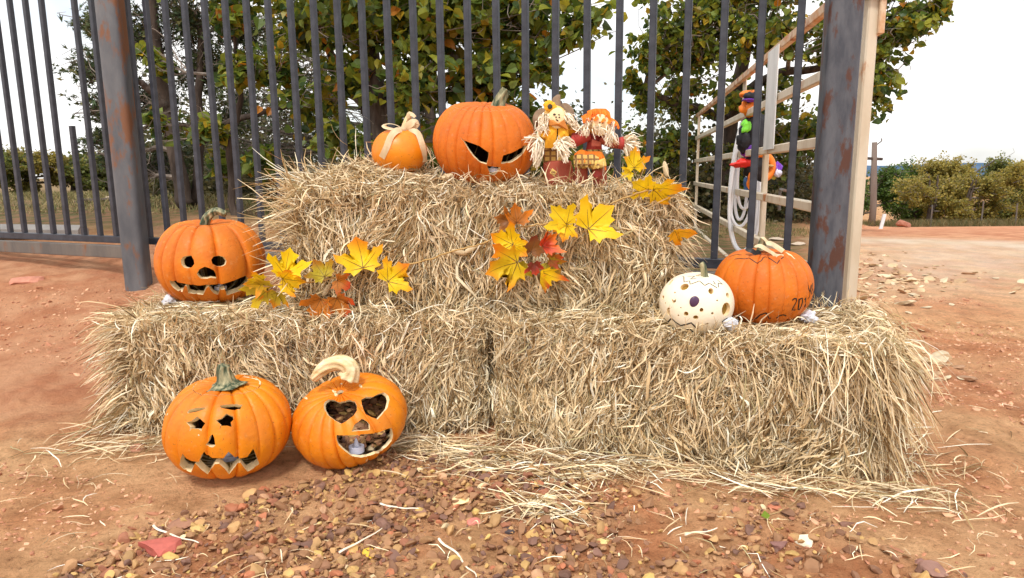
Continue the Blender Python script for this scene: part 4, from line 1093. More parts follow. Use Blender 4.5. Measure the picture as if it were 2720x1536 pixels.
    if lid is not None:
        k0 = lambda t: np.full_like(t, .03)
        kL = lambda t: Lf(t)-.004
        O = []; 
        for t in np.linspace(0, 1, 22):
            ph = k0(TH)*(1-t)+kL(TH)*t; O.append(pshape(TH, ph, a, b, ribs, d, seed, dim, flat, pw=pw))
        I = pshape(TH, kL(TH), a-thick, b-thick, ribs, d*.5, seed, dim, flat, pw=pw)
        V = np.concatenate(O+[I, np.array([[0, 0, O[0][0][2]]]), np.array([[0, 0, I[:, 2].mean()]])]); F = []; mi = []
        for j in range(22):
            for i in range(NTH): F.append([j*NTH+i, (j+1)*NTH+i, (j+1)*NTH+(i+1) % NTH, j*NTH+(i+1) % NTH]); mi.append(0 if j < 21 else 1)
        t0 = 23*NTH
        for i in range(NTH): F.append([(i+1) % NTH, t0, i]); mi.append(0); F.append([22*NTH+i, t0+1, 22*NTH+(i+1) % NTH]); mi.append(1)
        l = ob('lid', V@R.T+c, F, [skin, M_flesh], r, smooth=True, midx=mi); l.data.set_sharp_from_angle(angle=math.radians(38))
    pk.top = c+R@np.array([0, 0, b*(1-dim)]); pk.up = R@np.array([0, 0, 1.])
    # marks drawn on or stuck to the skin
    def line(pts, width, m=M_ink, name='drawn_line', off=.0006, closed=False):
        P = []
        for i in range(len(pts)-1):
            (x0, y0), (x1, y1) = pts[i], pts[i+1]; k = max(2, int(math.hypot(x1-x0, y1-y0)/4))
            for t in np.linspace(0, 1, k, endpoint=(i == len(pts)-2)): P.append((x0+(x1-x0)*t, y0+(y1-y0)*t))
        Q = [pk.hit(*p) for p in P]; Q = [q for q in Q if q is not None]
        if len(Q) < 2: return
        V = []
        Q = np.array(Q); T = np.gradient(Q, axis=0)
        for q, t in zip(Q, T):
            loc, nn, _, _ = pk.bvh.find_nearest(Vector(q)); nn = np.array(nn)
            if nn@(q-c) < 0: nn = -nn
            s = unit(np.cross(t, nn)); V += [q-s*width/2+nn*off, q+nn*off*1.5, q+s*width/2+nn*off]
        F = []
        for i in range(len(Q)-1): F += [[3*i, 3*i+1, 3*i+4, 3*i+3], [3*i+1, 3*i+2, 3*i+5, 3*i+4]]
        return ob(name, V, F, m, r)
    def spot(x, y, rx, ry, ang, m, name='spot', off=.0006):
        V = []; k = 16; cq = pk.hit(x, y)
        if cq is None: return
        P = [(x, y)]+[(x+rx*math.cos(t)*math.cos(ang)-ry*math.sin(t)*math.sin(ang), y+rx*math.cos(t)*math.sin(ang)+ry*math.sin(t)*math.cos(ang)) for t in np.linspace(0, 2*math.pi, k, endpoint=False)]
        for p in P:
            q = pk.hit(*p)
            if q is None: q = cq
            loc, nn, _, _ = pk.bvh.find_nearest(Vector(q)); nn = np.array(nn)
            if nn@(q-c) < 0: nn = -nn
            V.append(q+nn*off)
        return ob(name, V, [[0, 1+i, 1+(i+1) % k] for i in range(k)], m, r)
    pk.line = line; pk.spot = spot
    return pk
def crop(x0, y0, s): return lambda pts: [(x0+x/s, y0+y/s) for x, y in pts]
def stem(pk, path, r0, r1, m=M_stem, flare=2.2, ribs=5, amp=.16, name='stem', n=22, sides=20):
    P = spline(path, n); t = np.linspace(0, 1, n)
    rad = r1+(r0-r1)*(1-t)**1.2+r0*(flare-1)*np.exp(-(t/.10)**1.3)
    V, F = tube(P, rad, sides, ribs=ribs, amp=amp, twist=.035)
    return ob(name, V, F, m, pk.root, smooth=True)
def calyx(pk, base, r, m=M_stem, n=5, seed=0):
    g = np.random.default_rng(seed); V = []; F = []
    up = pk.up; s = unit(np.cross(up, [0, 1, .1])); t = np.cross(up, s)
    for k in range(n):
        a = 2*math.pi*k/n+g.random()*.5; dv = s*math.cos(a)+t*math.sin(a); e = np.cross(up, dv); L_ = r*g.uniform(.8, 1.5)
        b0 = len(V)
        V += [base+e*r*.4+up*.006, base-e*r*.4+up*.006, base+dv*L_+up*.001, base+dv*L_*.4+up*.010]; F += [[b0, b0+3, b0+2], [b0+3, b0+1, b0+2], [b0, b0+1, b0+3]]
    return ob('stem_foot', V, F, m, pk.root)
def offp(pk, px, py, dy=0.0):
    D = ray(px, py); t = (pk.c[1]+dy)/D[1]; return CAMP+D*t
def tealight(px, py, Y, label, r=.021, hh=.013):
    c = at(px, py, Y)
    g_ = G(); V, F = tube([c-[0, 0, hh/2], c+[0, 0, hh/2-.001], c+[0, 0, hh/2]], [r, r, r*.93], 20); 
    rt = root('tealight', c-[0, 0, hh/2], label, 'tea light', None)
    ob('cup', V, F, M_tealight, rt, smooth=False)
    z0 = c+[0, 0, hh/2]; V, F = tube([z0, z0+[0, 0, .004], z0+[0, 0, .012], z0+[0, 0, .024]], [r*.55, r*.35, r*.25, .001], 12); ob('flame_tip', V, F, M_tealight, rt, smooth=True)

# P1: grinning pumpkin on the left bale
q = crop(380, 520, 4.6925)
p1 = pumpkin('carved_pumpkin', 'grinning jack-o-lantern with round eyes and curled stem on the left bale', 557, 696, 298, 228, zs=.368, ribs=16, d=.12, lean=math.radians(4), spin=.4,
    lid=lambda t: .50+.05*np.abs(((t*5/(2*math.pi)) % 1)-.5), seed=3, skin=M_orange, dim=.22,
    feats=[q(p) for p in [
        [(470, 800), (500, 760), (550, 748), (600, 742), (632, 800), (640, 850), (610, 890), (560, 905), (510, 895), (478, 860)],
        [(850, 800), (880, 757), (950, 745), (1010, 765), (1040, 810), (1030, 860), (985, 882), (920, 880), (865, 850)],
        [(668, 975), (700, 920), (770, 885), (830, 905), (880, 930), (905, 975), (912, 1030), (840, 1022), (800, 1035), (720, 1032), (690, 1005)],
        [(330, 1055), (430, 1080), (560, 1105), (700, 1122), (790, 1110), (870, 1108), (1000, 1100), (1130, 1060), (1280, 995), (1310, 1030), (1322, 1088), (1285, 1100), (1275, 1135), (1230, 1180), (1130, 1215), (1045, 1243),
         (1020, 1165), (960, 1170), (940, 1230), (880, 1215), (840, 1170), (820, 1130), (790, 1150), (750, 1235), (650, 1225), (562, 1213), (545, 1130), (520, 1120), (490, 1200), (440, 1190), (380, 1150), (340, 1100)]]])
stem(p1, [offp(p1, 545, 622, -.02), offp(p1, 542, 600, -.02), offp(p1, 553, 575, -.02), offp(p1, 576, 561, -.02), offp(p1, 600, 569, -.02)], .018, .011, flare=1.7)
calyx(p1, offp(p1, 545, 614, -.02), .022, seed=1)
c_ = p1.c; tealight(586, 764, p1.c[1]-p1.a*.52, 'lavender tea light inside the grinning pumpkin on the left bale')

# P2: ground pumpkin with star eyes
q = crop(400, 930, 3.9325)
p2 = pumpkin('carved_pumpkin', 'jack-o-lantern with star-shaped eyes, brows and jagged teeth standing on the clay', 602, 1134, 346, 278, zs=.0, ribs=17, d=.11, lean=math.radians(3), roll=math.radians(3), spin=.9,
    lid=lambda t: .50+.03*np.sin(t*3), seed=8, skin=M_orange2, dim=.17,
    feats=[q(p) for p in [
        [(383, 645), (400, 625), (480, 602), (578, 599), (560, 620), (480, 645), (390, 662)],
        [(718, 582), (780, 570), (880, 565), (963, 572), (935, 618), (850, 627), (740, 605)],
        [(372, 757), (430, 737), (488, 692), (520, 720), (571, 765), (540, 812), (532, 848), (500, 825), (435, 822), (407, 848), (412, 800)],
        [(682, 732), (740, 712), (790, 662), (860, 692), (870, 722), (838, 755), (848, 803), (800, 790), (740, 792), (717, 843), (733, 780), (700, 752)],
        [(648, 880), (665, 915), (676, 998), (650, 1018), (572, 996), (605, 950), (620, 900)],
        [(335, 1082), (370, 1130), (430, 1160), (505, 1168), (530, 1100), (560, 1062), (590, 1100), (650, 1128), (760, 1132), (815, 1062), (880, 1120), (930, 1132), (1010, 1118), (1050, 1060), (1072, 1032), (1100, 1090), (1120, 1150), (1135, 1188),
         (1060, 1245), (1015, 1270), (985, 1240), (938, 1172), (895, 1200), (820, 1298), (775, 1240), (715, 1187), (670, 1192), (595, 1298), (530, 1250), (465, 1182), (410, 1283), (350, 1250), (302, 1200), (317, 1130)]]])
stem(p2, [offp(p2, 601, 1024, -.02), offp(p2, 598, 1005, -.02), offp(p2, 594, 985, -.02), offp(p2, 596, 970, -.02)], .026, .014, flare=2.0)
calyx(p2, offp(p2, 602, 1021, -.025), .032, seed=2)
p2.line([(643, 1001), (660, 1003), (676, 1007), (688, 1010)], .004, M_flesh, 'scraped_skin'); p2.line([(686, 1009), (691, 1015), (690, 1022)], .005, M_flesh, 'scraped_skin')
p2.line([(446, 1098), (444, 1104)], .006, M_flesh, 'scraped_skin'); p2.line([(527, 1157), (529, 1155)], .004, M_flesh, 'scraped_skin')
tealight(611, 1213, p2.c[1]-p2.a*.35, 'lavender tea light showing in the toothed mouth of the star-eyed pumpkin')

# P3: ground pumpkin tilted, heart eyes
q = crop(750, 930, 4.157)
p3_ = pumpkin('carved_pumpkin', 'tilted jack-o-lantern with heart-shaped eyes and a wide open mouth full of gravel', 927, 1118, 310, 257, zs=-.005, ribs=20, d=.10, lean=math.radians(14), roll=math.radians(-14), spin=.2,
    seed=15, skin=M_orange2, dim=.16, thick=.011,
    feats=[q(p) for p in [
        [(457, 610), (470, 572), (510, 545), (570, 552), (620, 575), (670, 567), (740, 550), (800, 567), (823, 610), (823, 670), (790, 720), (700, 790), (648, 816), (580, 780), (500, 720), (467, 665)],
        [(869, 550), (920, 518), (1000, 516), (1060, 483), (1120, 468), (1168, 500), (1183, 550), (1160, 640), (1110, 700), (1052, 766), (980, 740), (920, 710), (892, 650), (877, 600)],
        [(880, 757), (940, 792), (963, 820), (968, 883), (900, 888), (762, 900), (790, 830), (840, 792)],
        [(597, 939), (700, 942), (830, 937), (850, 950), (870, 930), (1000, 922), (1080, 902), (1160, 872), (1215, 852), (1221, 930), (1208, 1000), (1160, 1060), (1080, 1120), (980, 1163), (870, 1188), (770, 1173), (680, 1108), (620, 1050), (599, 990)]]])
bp = [(925, 1004), (932, 984), (922, 970), (900, 963), (874, 970), (850, 988), (832, 1008)]
Pth = spline([offp(p3_, x, y, -.03) for x, y in bp], 30)
V, F = tube(Pth, np.interp(np.linspace(0, 1, 30), [0, .15, .45, .8, 1], [.030, .023, .021, .017, .010]), 28, ribs=7, amp=.16, twist=.05)
ob('stem', V, F, M_stem_pale, p3_.root, smooth=True)
for (x, y, rx, ry) in [(813, 1058, 5, 3), (888, 1040, 6, 4), (892, 1049, 5, 4), (958, 1026, 5, 3.4), (907, 1020, 3, 2), (974, 1222, 1.5, 5)]: p3_.spot(x, y, rx, ry, .6, M_flesh, 'scraped_skin')
tealight(947, 1192, p3_.c[1]-p3_.a*.60, 'white tea light on the gravel inside the heart-eyed pumpkin', r=.022, hh=.018)

# P4: large scowling pumpkin on the upper bale
q = crop(1130, 210, 4.85)
p4_ = pumpkin('carved_pumpkin', 'largest pumpkin on the upper bale, carved with narrow angry eyes and a small mouth', 1288, 380, 277, 219, Y=2.34, ribs=22, d=.075, lean=math.radians(12), roll=math.radians(2), spin=.15,
    lid=lambda t: .58+.03*np.sin(2*t), seed=5, skin=M_red_or, dim=.16, flat=.12, bfac=1.0, pw=.86, thick=.013,
    feats=[q(p) for p in [
        [(437, 742), (495, 790), (690, 862), (818, 950), (805, 1040), (787, 1100), (700, 1072), (620, 1002), (560, 920), (490, 800)],
        [(1003, 985), (1090, 960), (1170, 925), (1290, 845), (1310, 872), (1260, 960), (1180, 1030), (1110, 1073), (972, 1093)],
        [(792, 1115), (860, 1125), (973, 1137), (945, 1180), (900, 1230), (840, 1243), (815, 1180)]]])
stem(p4_, [offp(p4_, 1322, 303, -.03), offp(p4_, 1325, 282, -.03), offp(p4_, 1332, 262, -.03), offp(p4_, 1345, 238, -.03)], .026, .014, flare=2.1, amp=.2)
calyx(p4_, offp(p4_, 1322, 298, -.035), .034, seed=5)
tealight(1311, 452, p4_.c[1]-p4_.a*.62, 'bluish tea light inside the small mouth of the scowling pumpkin')

# P5: small smooth pumpkin with a bow
p5 = pumpkin('small_pumpkin', 'small smooth yellow-orange pumpkin tied with a tan ribbon bow', 1061, 404, 148, 122, Y=2.36, ribs=10, d=.012, seed=9, skin=M_yel_or, dim=.06, flat=.05, carved=False, pw=.97)
def ribbon(pts, w0, m, parent, name='ribbon', nrm_=(0, -1, .2), tip=True, twist=0.0, n=16):
    P = spline(pts, n); V = []; T = np.gradient(P, axis=0)
    for i, (p, t) in enumerate(zip(P, T)):
        nn = np.array(nrm_, float); s = unit(np.cross(t, nn)); a_ = twist*i/n; s = unit(s*math.cos(a_)+unit(nn)*math.sin(a_)); k = w0/2*min(1, .45+3*i/n)
        V += [p-s*k, p+unit(nn)*.001, p+s*k]
    F = []
    for i in range(n-1): F += [[3*i, 3*i+1, 3*i+4, 3*i+3], [3*i+1, 3*i+2, 3*i+5, 3*i+4]]
    return ob(name, V, F, m, parent)
def c2(x, y, d=0.0, pk=p5):
    px_, py_ = 600+x/2.0786, 200+y/2.0786
    D = ray(px_, py_); t = (pk.c[1]+d)/D[1]; return CAMP+D*t
def csurf(x, y, pk=p5, off=.004):
    px_, py_ = 600+x/2.0786, 200+y/2.0786; h_ = pk.hit(px_, py_)
    return c2(x, y, -pk.a*.2, pk) if h_ is None else h_+unit(h_-pk.c)*off
ribbon([c2(985, 300, -.035), csurf(945, 318, off=.010), csurf(915, 345, off=.008), csurf(890, 400), csurf(864, 455)], .022, M_husk, p5.root, 'ribbon_tail')
ribbon([c2(1010, 300, -.03), csurf(1045, 330, off=.012), csurf(1072, 380, off=.008), csurf(1088, 430), csurf(1090, 478)], .020, M_husk, p5.root, 'ribbon_tail', (.4, -1, .2))
ribbon([c2(1040, 325, -.02), c2(1075, 350, .0), c2(1110, 400, .0), c2(1135, 432, .01)], .010, M_husk, p5.root, 'ribbon_tail', (.6, -1, .2), twist=1)
ribbon([c2(975, 305, -.04), c2(930, 300, -.05), c2(885, 290, -.05), c2(873, 275, -.045), c2(900, 268, -.04), c2(940, 275, -.035), c2(980, 298, -.03)], .017, M_husk, p5.root, 'ribbon_loop', (0, -.5, 1), twist=.4)
ribbon([c2(990, 300, -.03), c2(1005, 280, -.03), c2(1035, 258, -.03), c2(1050, 268, -.025), c2(1030, 285, -.02), c2(1000, 298, -.02)], .026, M_husk, p5.root, 'ribbon_loop', (.2, -1, .3), twist=.5)
V, F = tube(spline([c2(985, 318, -.01), c2(985, 295, -.01), c2(1000, 255, -.01), c2(1012, 222, -.01), c2(1013, 200, -.01)], 12), [.011, .010, .010, .010, .010, .010, .010, .009, .008, .006, .004, .001], 8, ribs=4, amp=.15); ob('stem', V, F, M_stem_pale, p5.root)
ribbon([c2(1008, 240, -.02), c2(1012, 215, -.02), c2(1030, 218, -.02), c2(1045, 232, -.02)], .016, M_husk, p5.root, 'husk_leaf', (.2, -1, .1), twist=.8)
V, F = blob(c2(980, 300, -.04), (.011, .010, .009), 10, 6, .25, 3); ob('knot', V, F, M_husk, p5.root)

# P6: tall orange pumpkin at right with drawn lines
q = crop(1730, 600, 4.851)
p6 = pumpkin('decorated_pumpkin', 'big orange pumpkin at right with black marker lines and a hand-written year', 2028, 761, 270, 203, zs=.368, ribs=19, d=.07, seed=12, skin=M_red_or, dim=.17, carved=False, spin=.3, pw=.85,
    lean=math.radians(2))
p6.line(q([(1075, 430), (1150, 422), (1200, 428), (1265, 418), (1310, 450), (1362, 485), (1420, 450), (1440, 415), (1465, 402), (1510, 412), (1580, 460), (1622, 488), (1650, 445), (1705, 403)]), .0028)
p6.line(q([(990, 410), (1040, 385), (1110, 368), (1165, 378)]), .0018)
p6.line(q([(1125, 1220), (1120, 1140), (1160, 1180), (1220, 1220), (1290, 1215), (1350, 1195), (1400, 1150), (1450, 1130), (1470, 1120), (1500, 1150), (1520, 1200), (1540, 1185)]), .0042)
p6.line(q([(1610, 1190), (1650, 1160), (1700, 1145), (1735, 1160), (1740, 1215)]), .0040)
p6.line(q([(1815, 960), (1840, 938), (1868, 940), (1870, 970), (1845, 1020), (1812, 1085), (1860, 1085)]), .0045, name='digit_two')
p6.line(q([(1900, 950), (1945, 932), (1948, 980), (1930, 1040), (1905, 1082), (1890, 1075), (1900, 1010), (1905, 950)]), .0042, name='digit_zero')
p6.line(q([(1972, 955), (1990, 925), (1985, 980), (1978, 1045)]), .0042, name='digit_one')
p6.line(q([(2015, 730), (2025, 800), (2045, 860), (2040, 910), (2018, 938)]), .0028)
p6.line(q([(2060, 760), (2050, 830), (2068, 880)]), .005); p6.line(q([(2078, 740), (2070, 800), (2085, 860)]), .005)
p6.line(q([(1735, 345), (1800, 385), (1850, 432)]), .005, M_flesh, 'scraped_skin'); p6.line(q([(1740, 1215), (1830, 1190), (1900, 1150)]), .0022)
stem(p6, [offp(p6, 2024, 664, 0), offp(p6, 2024, 650, 0), offp(p6, 2028, 634, 0)], .013, .011, flare=1.4)
def c6(x, y, d=0.0): return offp(p6, 1730+x/4.851, 600+y/4.851, d)
ribbon([c6(1330, 265, -.05), c6(1400, 258, -.06), c6(1480, 300, -.07), c6(1560, 350, -.07)], .020, M_husk, p6.root, 'husk_leaf', (0, -.6, 1))
ribbon([c6(1480, 235, -.04), c6(1540, 225, -.04), c6(1600, 260, -.04), c6(1700, 330, -.05)], .024, M_husk, p6.root, 'husk_leaf', (0, -.6, 1))
ribbon([c6(1420, 145, -.01), c6(1460, 170, -.02), c6(1520, 245, -.03)], .010, M_husk, p6.root, 'husk_leaf', (.3, -1, .3))
ribbon([c6(1550, 330, -.07), c6(1600, 380, -.08), c6(1715, 395, -.07)], .012, M_husk, p6.root, 'husk_leaf', (0, -1, .6))
ribbon([c6(1215, 300, -.05), c6(1290, 320, -.06), c6(1350, 350, -.06), c6(1400, 330, -.05)], .016, M_ink, p6.root, 'dark_tape', (0, -1, .6))

# P7: pale pumpkin with many holes
ell = lambda x, y, rx, ry, an=0, k=14: [(x+1.38*rx*math.cos(t)*math.cos(an)-1.38*ry*math.sin(t)*math.sin(an), y+1.38*rx*math.cos(t)*math.sin(an)+1.38*ry*math.sin(t)*math.cos(an)) for t in np.linspace(0, 2*math.pi, k, endpoint=False)]
deep = [ell(262, 815, 88, 18, -.95), ell(383, 898, 18, 22), ell(140, 1015, 18, 42, .2), ell(302, 1070, 24, 36), ell(382, 1240, 22, 22), ell(775, 1258, 40, 30, -.4),
        [(725, 992), (755, 1005), (783, 975), (780, 1020), (765, 1043), (740, 1025)], [(760, 1303), (790, 1340), (795, 1355), (770, 1335)]]
shal = [ell(428, 787, 42, 28, -.4), ell(768, 842, 24, 28, -.3), ell(983, 895, 15, 24, -.3), ell(962, 1075, 38, 64, .15), ell(222, 1103, 15, 38), ell(648, 1085, 18, 20), ell(448, 1135, 22, 21), ell(788, 1129, 12, 12), ell(573, 1182, 26, 20),
        ell(152, 925, 11, 20), [(262, 940), (290, 965), (322, 940), (315, 980), (285, 1002), (270, 975)], ell(303, 860, 8, 8), ell(348, 1155, 8, 8), ell(850, 962, 9, 8), ell(380, 1055, 7, 6), ell(182, 997, 6, 7), ell(258, 718, 40, 8, -.95)]
p7 = pumpkin('decorated_pumpkin', 'pale cream pumpkin drilled with many round holes and a purple nose', 1851, 806, 200, 166, zs=.368, ribs=14, d=.012, seed=22, skin=M_white_p, dim=.10, lean=math.radians(7),
    feats=[q(p) for p in deep], shallow=[q(p) for p in shal], thick=.020, pw=.93, pulp=mat('hollow_shade', (.03, .02, .012), rough=.9))  # near-black colour stands in for shade behind the drilled holes
M_purp = mat('purple_ball', (.075, .035, .085), (.11, .06, .12), scale=6, rough=.35)
hc = p7.hit(*q([(558, 980)])[0]); V, F = blob(hc, (.0145, .006, .0165), 18, 10); ob('nose', V, F, M_purp, p7.root, smooth=True)
p7.line(q([(400, 657), (420, 657), (422, 727), (495, 710), (500, 755), (560, 735), (620, 712), (690, 770), (745, 740), (845, 800)]), .0026)
p7.line(q([(465, 655), (560, 650), (500, 690), (580, 680)]), .0022); p7.line(q([(795, 712), (830, 755), (800, 745)]), .0022); p7.line(q([(865, 795), (862, 740), (920, 755), (850, 700)]), .0022)
p7.line(q([(150, 1180), (215, 1240), (262, 1190), (310, 1240), (380, 1285), (450, 1270), (515, 1250), (590, 1325)]), .0042)
p7.line(q([(790, 1355), (850, 1330), (912, 1290), (915, 1230), (960, 1200), (1000, 1180)]), .0042); p7.line(q([(345, 1310), (400, 1350), (500, 1330), (560, 1385)]), .0042)
stem(p7, [offp(p7, 1873, 741, -.02), offp(p7, 1871, 725, -.02), offp(p7, 1867, 708, -.02), offp(p7, 1861, 700, -.02)], .0085, .0085, flare=2.4)

# ------------------------------------------------------------------ crumpled tissue and scraps
def crumple(px, py, Y, r, seed, label, m=M_tissue, cat='tissue'):
    c = at(px, py, Y); bm = bmesh.new(); bmesh.ops.create_icosphere(bm, subdivisions=3, radius=1); g = np.random.default_rng(seed)
    V = np.array([v.co[:] for v in bm.verts]); F = [[v.index for v in f.verts] for f in bm.faces]; bm.free()
    V = V*(1+.32*sinfield(V, 3.0, seed)[:, None]+.16*sinfield(V, 8, seed+1)[:, None]+g.normal(0, .05, (len(V), 1)))*[1, .8, .8]
    return tag(ob('crumpled_tissue', V*r+c, F, m), label, cat, 'crumpled white tissues on the straw')
crumple(448, 800, p1.c[1]-.10, .022, 1, 'crumpled white tissue beside the grinning pumpkin on the left bale')
crumple(1938, 857, p7.c[1]-.06, .020, 2, 'crumpled white tissue between the pale pumpkin and the big orange one')
crumple(2150, 842, p6.c[1]-.06, .022, 3, 'crumpled white tissue right of the big orange pumpkin')
crumple(1190, 470, 2.22, .016, 4, 'small crumpled tissue at the foot of the scowling pumpkin', m=M_husk)

# ------------------------------------------------------------------ scarecrow dolls
M_felt = mat('brown_felt', (.20, .13, .08), (.30, .21, .14), scale=30, rough=.95); M_yel = mat('yellow_cloth', (.80, .36, .02), (.88, .48, .03), scale=25, rough=.85, bump=.001)
M_brick = mat('red_brown_cloth', (.36, .075, .045), (.42, .10, .06), scale=30, rough=.85, bump=.0006); M_redc = mat('red_cloth', (.48, .05, .04), (.40, .07, .06), scale=30, rough=.8)
M_orc = mat('orange_cloth', (.90, .17, .015), (.95, .27, .02), scale=30, rough=.75, transl=.15); M_rustc = mat('rust_cloth', (.50, .16, .03), (.60, .24, .05), scale=30, rough=.85)
M_face = mat('doll_face', (.84, .66, .36), (.90, .74, .46), scale=20, rough=.8); M_hair = mat('raffia', (.86, .74, .54), (.95, .88, .74), scale=40, rough=.7); M_gold = mat('gold_hair', (.78, .50, .12), (.85, .60, .22), scale=30, rough=.8)
def plaid_material():
    m = bpy.data.materials.new('plaid_cloth'); m.use_nodes = True; t = m.node_tree; b = t.nodes['Principled BSDF']; b.inputs['Roughness'].default_value = .85
    tc = t.nodes.new('ShaderNodeTexCoord'); w1 = t.nodes.new('ShaderNodeTexWave'); w1.bands_direction = 'X'; w1.inputs['Scale'].default_value = 16; w2 = t.nodes.new('ShaderNodeTexWave'); w2.bands_direction = 'Z'; w2.inputs['Scale'].default_value = 18
    t.links.new(tc.outputs['Object'], w1.inputs['Vector']); t.links.new(tc.outputs['Object'], w2.inputs['Vector'])
    mx = t.nodes.new('ShaderNodeMath'); mx.operation = 'MAXIMUM'; t.links.new(w1.outputs['Fac'], mx.inputs[0]); t.links.new(w2.outputs['Fac'], mx.inputs[1])
    r = t.nodes.new('ShaderNodeValToRGB'); r.color_ramp.elements[0].position = .72; r.color_ramp.elements[0].color = (.62, .42, .12, 1); r.color_ramp.elements[1].position = .82; r.color_ramp.elements[1].color = (.24, .12, .04, 1)
    t.links.new(mx.outputs[0], r.inputs['Fac']); t.links.new(r.outputs[0], b.inputs['Base Color']); return m
M_plaid = plaid_material()
DY = 2.27
def c5(x, y, d=0.0):
    D = ray(1380+x/4.408, 230+y/4.408); t = (DY+d)/D[1]; return CAMP+D*t
SD = DY/FPX/4.408*1.02
def loft(name, rows_, m, parent, ry=.6, n=16, smooth=True, sub_=None):
    """rows_: (x_left, x_right, y) in crop pixels; an elliptical section at each height"""
    V = []; F = []
    for (xl, xr, y) in rows_:
        c = c5((xl+xr)/2, y); hw = (xr-xl)/2*SD
        for k in range(n):
            a = 2*math.pi*k/n; V.append(c+np.array([math.cos(a)*hw, math.sin(a)*hw*ry, 0]))
    for j in range(len(rows_)-1):
        for k in range(n): F.append([j*n+k, j*n+(k+1) % n, (j+1)*n+(k+1) % n, (j+1)*n+k])
    F += [list(range(n-1, -1, -1)), [(len(rows_)-1)*n+k for k in range(n)]]
    return ob(name, V, F, m, parent, smooth=smooth) if sub_ is None else sub(name, V, F, m, sub_)
def raffia(name, x, y, tips, parent, d=-.05, n=36, w=.0022, seed=0, m=M_hair):
    g = np.random.default_rng(seed); G_ = G(); o_ = c5(x, y, d)
    for k in range(n):
        tx, ty = tips[g.integers(len(tips))]; e = c5(tx+g.normal(0, 22), ty+g.normal(0, 22), d+g.normal(-.01, .012))
        mid = (o_+e)/2+g.normal(0, .007, 3)+[0, -.01, .006]
        P = spline([o_+g.normal(0, .003, 3), mid, e], 6); T = unit(e-o_); s = unit(np.cross(T, g.normal(0, 1, 3)))
        V = []; 
        for i, p in enumerate(P): ww = w*(1-.5*i/5)*g.uniform(.8, 1.4); V += [p-s*ww, p+s*ww]
        G_.add(V, [[2*i, 2*i+1, 2*i+3, 2*i+2] for i in range(5)])
    return G_.build(name, m, parent)
def ruffle(name, pts, h_, m, parent, d=0.0, amp=.008, seed=0, waves=7, outw=-.02):
    """gathered band of cloth along a crop-pixel path, hanging h_ px down"""
    P = spline([c5(x, y, d) for x, y in pts], 48); V = []; g = np.random.default_rng(seed)
    for i, p in enumerate(P):
        t = i/47
        for j, s in enumerate(np.linspace(0, 1, 5)):
            V.append(p+np.array([0, outw*s+amp*s*math.sin(t*waves*6.28+g.random()*.4), -h_*SD*s+amp*.5*s*math.cos(t*waves*6.28)]))
    F = [[i*5+j, i*5+j+1, (i+1)*5+j+1, (i+1)*5+j] for i in range(47) for j in range(4)]
    return ob(name, V, F, m, parent, smooth=True)
def flatp(name, pts, m, parent, d=0.0, th=.003, bulge=.0):
    """small cut piece of cloth given by its outline in the crop, with real thickness"""
    k = len(pts); A_ = [c5(x, y, d) for x, y in pts]; B_ = [p+np.array([0, th, 0]) for p in A_]; cA = np.mean(A_, 0)+np.array([0, -bulge, 0])
    V = A_+B_+[cA]; F = [[2*k, i, (i+1) % k] for i in range(k)]+[[i, k+i, k+(i+1) % k, (i+1) % k] for i in range(k)]+[list(range(k, 2*k))[::-1]]
    return ob(name, V, F, m, parent)
# doll with the brown hat
dA = root('scarecrow_doll', c5(460, 1160), 'scarecrow doll in a brown felt hat and yellow vest beside the scowling pumpkin', 'doll')
loft('legs', [(320, 640, 1165), (300, 638, 1080), (285, 625, 980), (283, 605, 900), (300, 590, 870)], M_brick, dA)
flatp('diamond_patch', [(383, 957), (437, 1000), (405, 1057), (355, 1010)], M_gold, dA, d=-.050, th=.002); flatp('diamond_patch', [(388, 975), (422, 1003), (402, 1038), (370, 1008)], M_plaid, dA, d=-.0535, th=.002)
loft('plaid_shorts', [(284, 520, 915), (285, 545, 860), (285, 560, 790), (290, 560, 715)], M_plaid, dA, ry=.62)
loft('shirt', [(300, 560, 725), (300, 570, 620), (325, 575, 520), (350, 565, 430), (400, 520, 385)], M_felt, dA, ry=.5)
flatp('vest_half', [(290, 718), (300, 640), (325, 520), (352, 440), (400, 470), (440, 500), (432, 600), (410, 722)], M_yel, dA, d=-.050, bulge=.012)
flatp('vest_half', [(455, 490), (520, 450), (562, 470), (576, 560), (572, 635), (500, 648), (448, 630)], M_yel, dA, d=-.050, bulge=.012)
flatp('collar', [(340, 395), (395, 390), (450, 430), (520, 388), (560, 470), (572, 510), (500, 480), (440, 460), (345, 455)], M_rustc, dA, d=-.060, bulge=.012)
V, F = blob(c5(415, 355, -.02), (.038, .032, .036), 18, 12); ob('head', V, F, M_gold, dA, smooth=True)
V, F = blob(c5(442, 370, -.050), (.029, .009, .033), 16, 10); fa = ob('face', V, F, M_face, dA, smooth=True)
for (x, y, w_) in [(408, 327, .0045), (462, 330, .003), (428, 358, .003), (466, 362, .003), (440, 395, .0028), (450, 402, .0022), (430, 385, .002)]:
    V, F = blob(c5(x, y, -.060), (w_, .0012, w_*.7), 8, 5); ob('face_mark', V, F, M_bark, dA, smooth=True)
